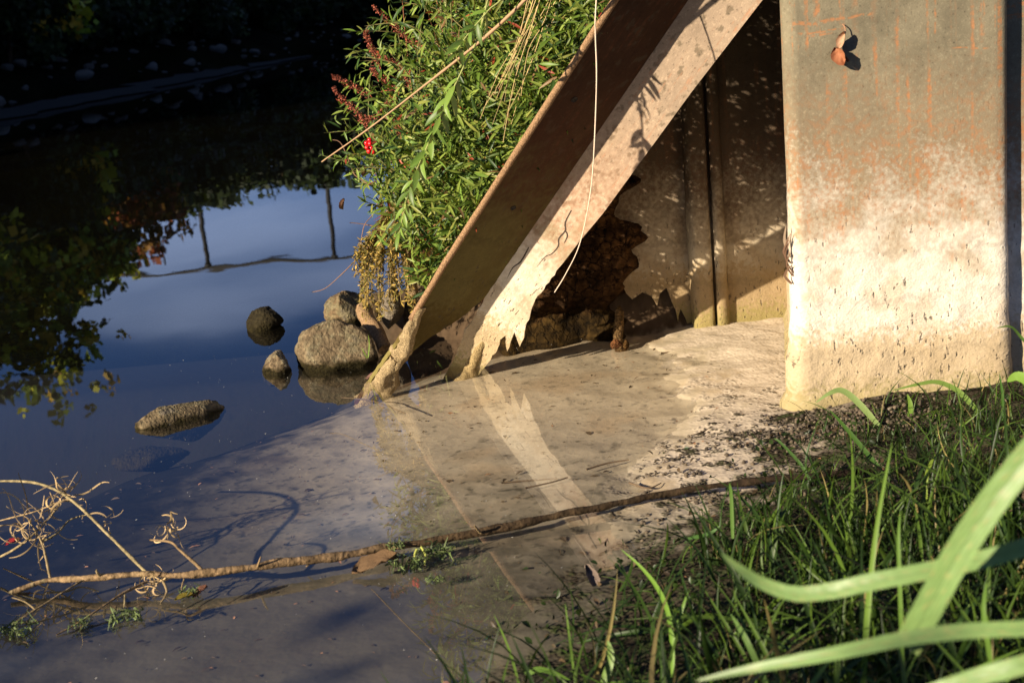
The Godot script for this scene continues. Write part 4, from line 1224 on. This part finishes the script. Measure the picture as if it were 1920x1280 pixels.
	# bare twigs that reach out over the water
	for t in [[[Vector3(-0.304, 0.359, -4), Vector3(-0.368, 0.326, -4), Vector3(-0.417, 0.288, -3.98), Vector3(-0.465, 0.25, -3.96), Vector3(-0.513, 0.217, -3.95), Vector3(-0.552, 0.209, -3.95)], "bare reddish twig reaching left over the blue water"],
			[[Vector3(-0.268, 0.44, -4.05), Vector3(-0.327, 0.461, -4.05), Vector3(-0.364, 0.402, -4.05), Vector3(-0.393, 0.37, -4.03), Vector3(-0.412, 0.301, -4.03)], "bare dark twig arching above the golden plant"],
			[[Vector3(-0.359, 0.365, -4.04), Vector3(-0.397, 0.376, -4.04), Vector3(-0.433, 0.385, -4.03)], "short dark twig with a bud left of the golden plant"],
			[[Vector3(-0.365, 0.494, -4), Vector3(-0.396, 0.519, -4), Vector3(-0.405, 0.538, -4), Vector3(-0.427, 0.612, -4), Vector3(-0.452, 0.626, -4)], "thin curled twig under the tip of the dry stalk"]]:
		var st := begin()
		tube(st, smooth_path(t[0], 6), 0.0022, 0.001, 5, 0.3, Color(0.22, 0.12, 0.07))
		tag(put("bare_twig", done(st), M.stem), t[1], "twig")
	for c in [[Vector3(-0.435, 0.439, -4), "curled dead leaf hanging over the water left of the shrub"], [Vector3(-0.362, 0.524, -4), "curled tan dead leaf below the red berries"], [Vector3(-0.324, 0.425, -4), "dark purple dead leaf above the golden plant"]]:
		var o := put("curled_leaf", crumpled(0.4, 1.3, 77), mat(lin(0.2, 0.11, 0.06), 0.8))
		o.transform = Transform3D(frame_of(Vector3(-0.2, -1, 0.3), Vector3(-0.6, 0.1, 0.8), 0.032, 0.032), c[0] + Vector3(0, 0.02, 0))
		tag(o, c[1], "leaf")
	# the sprig of pointed leaves at the tip of the dry stalk
	hanging_plant("pointed_sprig", [Vector3(-0.281, 0.52, -4.03), Vector3(-0.345, 0.537, -4), Vector3(-0.4, 0.561, -3.97), Vector3(-0.444, 0.577, -3.95), Vector3(-0.48, 0.593, -3.94)], "sprig of pointed green leaves at the tip of the dry diagonal stalk", 15, 0.036, narrow, 0.1, 0.0014, 0.1)
	# orange leaves low on the bank
	var orange := thing("orange_sprig", Vector3(-0.223, 0.296, -4.1), "sprig of orange and green leaves above the grey boulder", "plant")
	for i in 16:
		var p := Vector3(rnd(-0.06, 0.08), rnd(0.0, 0.1), rnd(-0.05, 0.05))
		var l := rnd(0.03, 0.05)
		put("leaf", narrow, M.leaf_tints[4] if i % 3 == 0 else M.leaf_tints[3 if i % 2 else 1], orange).transform = Transform3D(frame_of(rvec(1.0) + Vector3(0.2, 0.3, 0.2), Vector3(-0.4, 0.5, 0.8), l, l), p)
	for i in 5:
		sprig(orange, "stalk", [Vector3(rnd(-0.05, 0.05), -0.05, -0.03), Vector3(rnd(-0.05, 0.05), 0.02, 0.0), Vector3(rnd(-0.08, 0.08), 0.09, 0.0)], 0.0018, 0.001, Color(0.4, 0.2, 0.09), M.stem)
	# a tuft of young grass between boulder and beam
	for g in [[[Vector3(-0.401, 0.038, -3.82), Vector3(-0.394, 0.075, -3.82), Vector3(-0.393, 0.104, -3.81)], "thin green shoot between the big boulder and the beam foot, longer of two"], [[Vector3(-0.403, 0.038, -3.81), Vector3(-0.409, 0.059, -3.8), Vector3(-0.414, 0.072, -3.8)], "thin green shoot between the big boulder and the beam foot, shorter of two"]]:
		var st := begin()
		ribbon(st, smooth_path(g[0], 4), 0.0035, Vector3(-0.2, 0.2, 1), 0.3, 0.1, Color(0.16, 0.24, 0.04))
		tag(put("grass_shoot", done(st), M.grass), g[1], "grass")

# ---------------------------------------------------------------- grass

func ribbed(st: SurfaceTool, p: Array, width: float, facing: Vector3, c: Color) -> void:   # a broad leaf with veins along it, a channel down its middle and nicks in its margins
	var n := 16
	var prev := []
	for i in p.size():
		var s := float(i) / (p.size() - 1)
		var t: Vector3 = (p[min(i + 1, p.size() - 1)] - p[max(i - 1, 0)]).normalized()
		var x := t.cross(facing).normalized()
		var up := x.cross(t)
		var w := width * 0.5 * lerpf(1.0, 0.05, pow(s, 5.0))
		var row := []
		for k in n + 1:
			var u := 2.0 * k / n - 1.0
			var edge := 1.0 + 0.05 * hi.get_noise_2d(i * 0.5, signf(u) * 5.0 + width * 900.0) * absf(u)
			var lift := 0.16 * absf(u) * w + (0.0 if k % 2 else 0.00032) + 0.05 * w * hi.get_noise_2d(i * 0.12, u * 0.6 + width * 500.0)
			var tone := 1.0 + 0.22 * hi.get_noise_2d(i * 0.1, u * 2.0 + width * 700.0) - (0.0 if k % 2 else 0.13) - 0.25 * smoothstep(0.12, 0.0, absf(u)) + 0.16 * smoothstep(0.85, 1.0, absf(u))
			var col := c * tone
			col = col.lerp(Color(0.3, 0.24, 0.1), 0.6 * smoothstep(0.3, 0.5, hi.get_noise_2d(i * 0.3 + width * 300.0, u * 1.6)))
			row.append([p[i] + x * w * u * edge + up * lift, col])
		if i > 0:
			for k in n:
				for q in [prev[k], prev[k + 1], row[k + 1], prev[k], row[k + 1], row[k]]:
					st.set_color(q[1])
					st.add_vertex(q[0])
		prev = row

func blade_mesh(bend: float, width: float) -> ArrayMesh:
	var st := begin()
	var pts := []
	for i in 7:
		var t := i / 6.0
		pts.append(Vector3(0, t * (1.0 - bend * 0.35 * t), bend * t * t * 0.85))
	ribbon(st, pts, width, Vector3(0, 0.2, -1), 0.4, 0.03)
	return done(st)

func build_grass() -> void:
	var turf := Node3D.new()
	var blades := [blade_mesh(0.25, 0.03), blade_mesh(0.6, 0.035), blade_mesh(1.0, 0.045), blade_mesh(0.9, 0.03)]
	var n := 0
	turf.name = "grass"
	add_child(turf)
	tag(turf, "dark green creek bank grass spreading over the lower right corner", "grass", "", "stuff")
	for b in blades:
		var xs := []
		var cs := PackedColorArray()
		for i in 5600:
			var z := -0.8 - 2.3 * pow(rng.randf(), 0.8)
			var ge := grass_edge(z)
			var x := ge + rnd(-0.12, 1.7)
			var e := x - ge + 0.16 * lo.get_noise_2d(x * 4.0, z * 4.0)
			if e < 0.0 or rng.randf() > smoothstep(-0.05, 0.55, e): continue
			if z < -2.98 and x > 0.6: continue
			if lo.get_noise_2d(x * 5.0 + 40.0, z * 5.0) < -0.25: continue
			var l := rnd(0.04, 0.1) if rng.randf() < 0.6 else rnd(0.09, 0.19)
			if rng.randf() < 0.06: l = rnd(0.17, 0.25)
			l *= lerpf(0.5, 1.0, smoothstep(-2.75, -2.1, z))
			if z > -1.3: l *= 0.7
			var yaw := rnd(0, TAU)
			var tilt := Basis(Vector3(cos(yaw), 0, sin(yaw)), rnd(-0.45, 0.45) if rng.randf() < 0.6 else rnd(-1.25, 1.25)) * Basis(Vector3.UP, rnd(0, TAU))
			xs.append(Transform3D(tilt.scaled(Vector3.ONE * l), at(x, z, -0.004)))
			var k := rng.randf()
			cs.append((Color(0.02, 0.042, 0.007) if k < 0.6 else Color(0.06, 0.105, 0.014) if k < 0.95 else Color(0.2, 0.16, 0.06)) * rnd(0.6, 1.3))
		copies("blades", b, M.grass, xs, cs, turf)
	# moss and seedlings that cover the soil between
	var mossy := []
	var mc := PackedColorArray()
	var tiny := leaf_mesh(0.5, 0.4, 0.3, 0.5, 3)
	for i in 5000:
		var z := rnd(-2.95, -1.3)
		var ge := grass_edge(z)
		var x := ge + rnd(-0.28, 1.3)
		if rng.randf() > smoothstep(-0.25, 0.2, x - ge + 0.3 * lo.get_noise_2d(x * 5.0, z * 5.0)): continue
		if z < -2.97 and x > 0.6: continue
		var l := rnd(0.006, 0.02)
		mossy.append(Transform3D(frame_of(Vector3(rnd(-1, 1), rnd(0.2, 1.0), rnd(-1, 1)), Vector3(rnd(-1, 1), 0.6, rnd(-1, 1)), l, l), at(x, z, rnd(-0.002, 0.006))))
		mc.append((Color(0.022, 0.04, 0.009) if rng.randf() < 0.75 else Color(0.08, 0.055, 0.03)) * rnd(0.4, 1.4))
	copies("moss", tiny, M.leaf, mossy, mc, turf)
	# blades large enough to single out: points, width, colour, label
	var big := Color(0.155, 0.245, 0.08)
	var list := [
		["broad_blade", [Vector3(0.452, 0.512, -1.12), Vector3(0.418, 0.502, -1.12), Vector3(0.38, 0.489, -1.13), Vector3(0.323, 0.477, -1.14), Vector3(0.288, 0.468, -1.15), Vector3(0.26, 0.459, -1.16), Vector3(0.231, 0.455, -1.17), Vector3(0.205, 0.463, -1.18), Vector3(0.184, 0.48, -1.18), Vector3(0.169, 0.496, -1.18)], 0.0155, big, "broad pale green blade with twisted tip, uppermost of those lying across"],
		["broad_blade", [Vector3(0.314, 0.425, -1.11), Vector3(0.332, 0.478, -1.09), Vector3(0.35, 0.521, -1.08), Vector3(0.374, 0.566, -1.07), Vector3(0.406, 0.614, -1.06), Vector3(0.441, 0.664, -1.05), Vector3(0.481, 0.71, -1.04), Vector3(0.527, 0.745, -1.03)], 0.0235, big, "broadest pale green blade rising steeply to the right edge"],
		["broad_blade", [Vector3(0.422, 0.463, -1.05), Vector3(0.392, 0.463, -1.05), Vector3(0.347, 0.46, -1.06), Vector3(0.302, 0.453, -1.07), Vector3(0.243, 0.44, -1.08), Vector3(0.183, 0.423, -1.1), Vector3(0.133, 0.405, -1.12)], 0.0128, big, "slender pale green blade lying lowest but one in the corner"],
		["broad_blade", [Vector3(0.394, 0.476, -0.98), Vector3(0.366, 0.469, -0.98), Vector3(0.337, 0.457, -0.99), Vector3(0.307, 0.444, -1), Vector3(0.279, 0.427, -1.02)], 0.0145, big, "pale green blade cut off by the bottom right corner"],
		["tall_blade", [Vector3(0.396, 0.106, -1.6), Vector3(0.41, 0.21, -1.62), Vector3(0.432, 0.31, -1.65), Vector3(0.467, 0.402, -1.7)], 0.0075, Color(0.12, 0.2, 0.03), "tall upright green blade crossing the broad blades"],
		["tall_blade", [Vector3(0.447, 0.115, -1.6), Vector3(0.451, 0.228, -1.62), Vector3(0.456, 0.297, -1.64), Vector3(0.465, 0.327, -1.66)], 0.0055, Color(0.1, 0.18, 0.03), "thin upright blade right of the tallest one"],
		["tall_blade", [Vector3(0.181, 0.036, -1.8), Vector3(0.188, 0.105, -1.84), Vector3(0.181, 0.141, -1.88), Vector3(0.16, 0.166, -1.92), Vector3(0.133, 0.186, -1.95)], 0.007, Color(0.13, 0.24, 0.03), "bright green blade arching left over the mud knob"],
		["tall_blade", [Vector3(0.19, 0.088, -1.84), Vector3(0.207, 0.131, -1.85), Vector3(0.217, 0.15, -1.86)], 0.005, Color(0.11, 0.2, 0.03), "short blade forking off the bright arching one"],
		["tall_blade", [Vector3(0.048, 0.022, -1.85), Vector3(0.045, 0.092, -1.86), Vector3(0.043, 0.146, -1.87)], 0.004, Color(0.1, 0.17, 0.03), "thin upright blade at the left edge of the grass"],
		["tall_blade", [Vector3(-0.032, 0.025, -1.86), Vector3(-0.042, 0.079, -1.87), Vector3(-0.06, 0.134, -1.88)], 0.004, Color(0.1, 0.17, 0.03), "thin leaning blade standing farthest left at the bottom edge"],
		["tall_blade", [Vector3(-0.022, 0.076, -1.8), Vector3(-0.003, 0.082, -1.8), Vector3(0.019, 0.074, -1.8), Vector3(0.04, 0.061, -1.8)], 0.008, Color(0.14, 0.25, 0.04), "short bright blade bending over at the bottom edge"],
		["tall_blade", [Vector3(0.081, 0.072, -1.75), Vector3(0.096, 0.109, -1.76), Vector3(0.094, 0.131, -1.77)], 0.012, Color(0.14, 0.22, 0.05), "wide short blade at the bottom edge left of the arching one"],
		["tall_blade", [Vector3(0.689, 0.059, -2.3), Vector3(0.691, 0.109, -2.31), Vector3(0.709, 0.14, -2.33), Vector3(0.741, 0.156, -2.36)], 0.008, Color(0.16, 0.22, 0.03), "curved yellow green blade in the grass below the pile"],
		["tall_blade", [Vector3(0.983, 0.026, -2.85), Vector3(0.96, 0.061, -2.9), Vector3(0.938, 0.083, -2.92), Vector3(0.901, 0.098, -2.93), Vector3(0.855, 0.095, -2.93), Vector3(0.809, 0.087, -2.93)], 0.012, Color(0.13, 0.2, 0.04), "long blade arching left across the foot of the pile"],
		["tall_blade", [Vector3(0.757, 0.035, -2.85), Vector3(0.726, 0.076, -2.9), Vector3(0.697, 0.1, -2.92), Vector3(0.669, 0.096, -2.92), Vector3(0.639, 0.078, -2.92)], 0.014, Color(0.16, 0.22, 0.07), "bent pale blade at the left foot of the pile"],
		["tall_blade", [Vector3(0.672, 0.059, -2.5), Vector3(0.639, 0.105, -2.56), Vector3(0.619, 0.132, -2.6), Vector3(0.604, 0.15, -2.64)], 0.009, Color(0.04, 0.09, 0.015), "dark slanting blade before the left foot of the pile"],
		["tall_blade", [Vector3(0.532, 0.061, -2.5), Vector3(0.518, 0.089, -2.52), Vector3(0.488, 0.125, -2.54), Vector3(0.477, 0.132, -2.55)], 0.006, Color(0.05, 0.1, 0.02), "dark slanting blade over the crumbly soil"],
		["tall_blade", [Vector3(0.999, 0.029, -2.8), Vector3(1.008, 0.08, -2.82), Vector3(1.011, 0.129, -2.85)], 0.007, Color(0.04, 0.1, 0.015), "dark upright blade at the right foot of the pile"],
		["tall_blade", [Vector3(0.829, 0.031, -2.88), Vector3(0.838, 0.06, -2.9), Vector3(0.834, 0.083, -2.91)], 0.011, Color(0.12, 0.2, 0.03), "small pointed leaf standing before the middle of the pile foot"],
		["tall_blade", [Vector3(0.321, 0.125, -2.1), Vector3(0.328, 0.181, -2.14), Vector3(0.329, 0.196, -2.16)], 0.006, Color(0.08, 0.15, 0.025), "thin blade standing before the end of the branch"],
		["tall_blade", [Vector3(0.262, 0.09, -2.2), Vector3(0.298, 0.096, -2.2), Vector3(0.316, 0.108, -2.2)], 0.006, Color(0.06, 0.13, 0.03), "bluish blade lying over the mud beside the grass"],
		["tall_blade", [Vector3(0.505, 0.215, -1.45), Vector3(0.5, 0.276, -1.46), Vector3(0.51, 0.305, -1.48)], 0.006, Color(0.1, 0.18, 0.03), "upright blade between the broad blades at the right"],
		["tall_blade", [Vector3(0.913, 0.241, -2.4), Vector3(0.892, 0.252, -2.42), Vector3(0.873, 0.244, -2.42)], 0.02, Color(0.16, 0.27, 0.04), "wide bright leaf poking in at the right edge"],
		["tall_blade", [Vector3(1.027, 0.212, -2.7), Vector3(1.008, 0.24, -2.72), Vector3(0.987, 0.263, -2.72), Vector3(0.96, 0.263, -2.72)], 0.006, Color(0.06, 0.11, 0.02), "thin dark blade arching in from the right edge"],
		["tall_blade", [Vector3(0.279, 0.132, -1.6), Vector3(0.258, 0.189, -1.62), Vector3(0.246, 0.207, -1.66)], 0.008, Color(0.1, 0.17, 0.04), "slanting blade under the twisted tip of the broad blade"],
	]
	for r in list:
		var st := begin()
		var wide: bool = r[0] == "broad_blade"
		if wide:
			ribbed(st, smooth_path(r[1], 10), r[2], Vector3(-0.25, 0.55, 0.8), r[3])
			tag(put(r[0], done(st), M.blade), r[4], "grass blade", "single grass blades before the pile")
			continue
		ribbon(st, smooth_path(r[1], 6), r[2], Vector3(-0.25, 0.55, 0.8), 0.12 if wide else 0.18, 0.06, r[3], 5.0 if wide else 3.0, 0.95 if wide else 0.7)
		tag(put(r[0], done(st), M.grass), r[4], "grass blade", "single grass blades before the pile")

# ---------------------------------------------------------------- small things

func build_litter() -> void:
	# the dead leaf stuck on the pile
	var leaf := thing("dead_leaf", Vector3(0.752, 0.812, -3.073), "crumpled orange brown dead leaf clinging to the pile", "leaf")
	for b in [[Vector3(-0.014, 0.004, 0.006), Vector3(0.5, -0.85, 0.1), 0.042, 0.7, Color(0.27, 0.1, 0.04)], [Vector3(-0.006, -0.002, 0.008), Vector3(0.4, 0.9, 0.15), 0.04, 0.45, Color(0.34, 0.2, 0.115)], [Vector3(0.002, -0.02, 0.006), Vector3(0.5, -0.3, 0.3), 0.018, 0.6, Color(0.3, 0.12, 0.055)]]:
		var o := put("lobe", crumpled(b[3], 0.7, int(b[2] * 1000.0)), mat((b[4] as Color).linear_to_srgb(), 0.8), leaf)
		o.transform = Transform3D(frame_of(b[1], Vector3(-0.6, 0.2, 0.8), b[2], b[2]), b[0])
	sprig(leaf, "stalk", [Vector3(0.008, 0.03, 0.013), Vector3(0.008, 0.042, 0.01), Vector3(0.004, 0.05, 0.004)], 0.0012, 0.0008, Color(0.3, 0.15, 0.08), M.stem)
	# flecks, twiglets and leaf scraps on the mud, above and below the water
	var xs := []
	var cs := PackedColorArray()
	var fleck := leaf_mesh(0.5, 0.3, 0.3, 0.5, 3)
	for i in 900:
		var z := rnd(-3.9, -1.95)
		var x := rnd(-1.0, 0.75)
		var l := rnd(0.004, 0.012) if rng.randf() < 0.85 else rnd(0.012, 0.026)
		if ground_y(x, z) < -0.12: continue
		xs.append(Transform3D(frame_of(Vector3(rnd(-1, 1), rnd(-0.1, 0.25), rnd(-1, 1)), Vector3(0, 1, 0.2), l, l * rnd(0.3, 1.0)), at(x, z, 0.002)))
		cs.append((Color(0.08, 0.055, 0.03) if rng.randf() < 0.8 else Color(0.3, 0.15, 0.07)) * rnd(0.5, 1.4))
	copies("leaf_litter", fleck, M.dry_leaf, xs, cs)
	tag(get_child(get_child_count() - 1), "dark flecks and leaf scraps scattered over the pale mud", "litter")
	# pale scum and seed fluff drifting on the water
	var fx := []
	var fc := PackedColorArray()
	for i in 420:
		var z := rnd(-4.2, -1.9)
		var x := rnd(-1.1, 0.25)
		if x > lerp_table(shore_z, shore_v, z) - 0.03: continue
		var l := rnd(0.0015, 0.0045)
		fx.append(Transform3D(frame_of(Vector3(rnd(-1, 1), 0, rnd(-1, 1)), Vector3.UP, l, l), Vector3(x, 0.0015, z)))
		fc.append(Color(0.5, 0.48, 0.42) * rnd(0.5, 1.2))
	tag(copies("water_scum", fleck, M.dry_leaf, fx, fc), "pale specks of scum drifting on the still water", "scum")
	# fine twigs on the mud
	for t in [[[Vector3(0.001, 0, -2.761), Vector3(0.051, 0, -2.78), Vector3(0.091, 0, -2.803)], "dark curved twiglet on the mud left of the reflected beam"], [[Vector3(-0.048, -0.01, -2.834), Vector3(0.019, -0.01, -2.833), Vector3(0.07, -0.01, -2.83)], "thin dark twiglet beside the curved one"], [[Vector3(0.434, 0.01, -3.024), Vector3(0.393, 0.01, -2.989), Vector3(0.374, 0.01, -2.979)], "short twiglet on the wet edge of the mud"], [[Vector3(0.385, 0, -3.78), Vector3(0.456, 0, -3.815), Vector3(0.508, 0, -3.766), Vector3(0.457, 0, -3.714)], "looped twig at the foot of the wall"], [[Vector3(0.401, 0, -3.733), Vector3(0.476, 0, -3.748), Vector3(0.545, 0, -3.814)], "straight twig at the foot of the wall"],
			[[Vector3(-0.46, -0.01, -3.606), Vector3(-0.371, -0.01, -3.543), Vector3(-0.281, -0.01, -3.407)], "thin twig under water before the big boulder"], [[Vector3(0.759, 0.01, -3.638), Vector3(0.714, 0.01, -3.625), Vector3(0.68, 0.01, -3.564)], "thin dry twig on the mud beside the pile"], [[Vector3(0.708, 0.1, -2.128), Vector3(0.765, 0.12, -2.122), Vector3(0.841, 0.12, -2.164)], "brown stick lying in the grass below the grey veined stone"], [[Vector3(0.211, 0.01, -2.711), Vector3(0.244, 0.01, -2.671), Vector3(0.274, 0.01, -2.695)], "dark twiglet on the white crust above the branch"], [[Vector3(0.133, 0, -2.842), Vector3(0.181, 0, -2.871), Vector3(0.227, 0, -2.88)], "faint twiglet on the mud right of the reflected beam"]]:
		var st := begin()
		tube(st, smooth_path(t[0], 6), 0.0022, 0.0012, 5, 0.5, Color(0.1, 0.065, 0.035))
		tag(put("twiglet", done(st), M.stem), t[1], "twig")
	# crumbs of dark soil on the crust beside the pile
	var cx := []
	var cc := PackedColorArray()
	var crumb := rock_mesh(Vector3.ONE, 90, 6, 0.2, -9.0, Color.WHITE, Color.WHITE, 4)
	for i in 1500:
		var near_pile := rng.randf() < 0.55
		var x := 0.72 + rng.randfn(0.0, 0.12) if near_pile else rnd(0.2, 0.7)
		var z := -2.92 + rng.randfn(0.0, 0.07) if near_pile else rnd(-2.95, -2.3)
		if x - lerp_table(shore_z, shore_v, z) < 0.02 or z < -3.06: continue
		if lo.get_noise_2d(x * 7.0, z * 7.0) < -0.05 and not near_pile: continue
		var s := rnd(0.0015, 0.0055)
		cx.append(Transform3D(Basis.from_euler(rvec(PI)).scaled(Vector3.ONE * s), at(x, z, s * 0.4)))
		cc.append(Color(0.06, 0.045, 0.028) * rnd(0.5, 2.2))
	var o := copies("soil_crumbs", crumb, mat(Color.WHITE, 0.95, true), cx, cc)
	tag(o, "dark crumbs of soil on the pale crust before the pile", "soil")
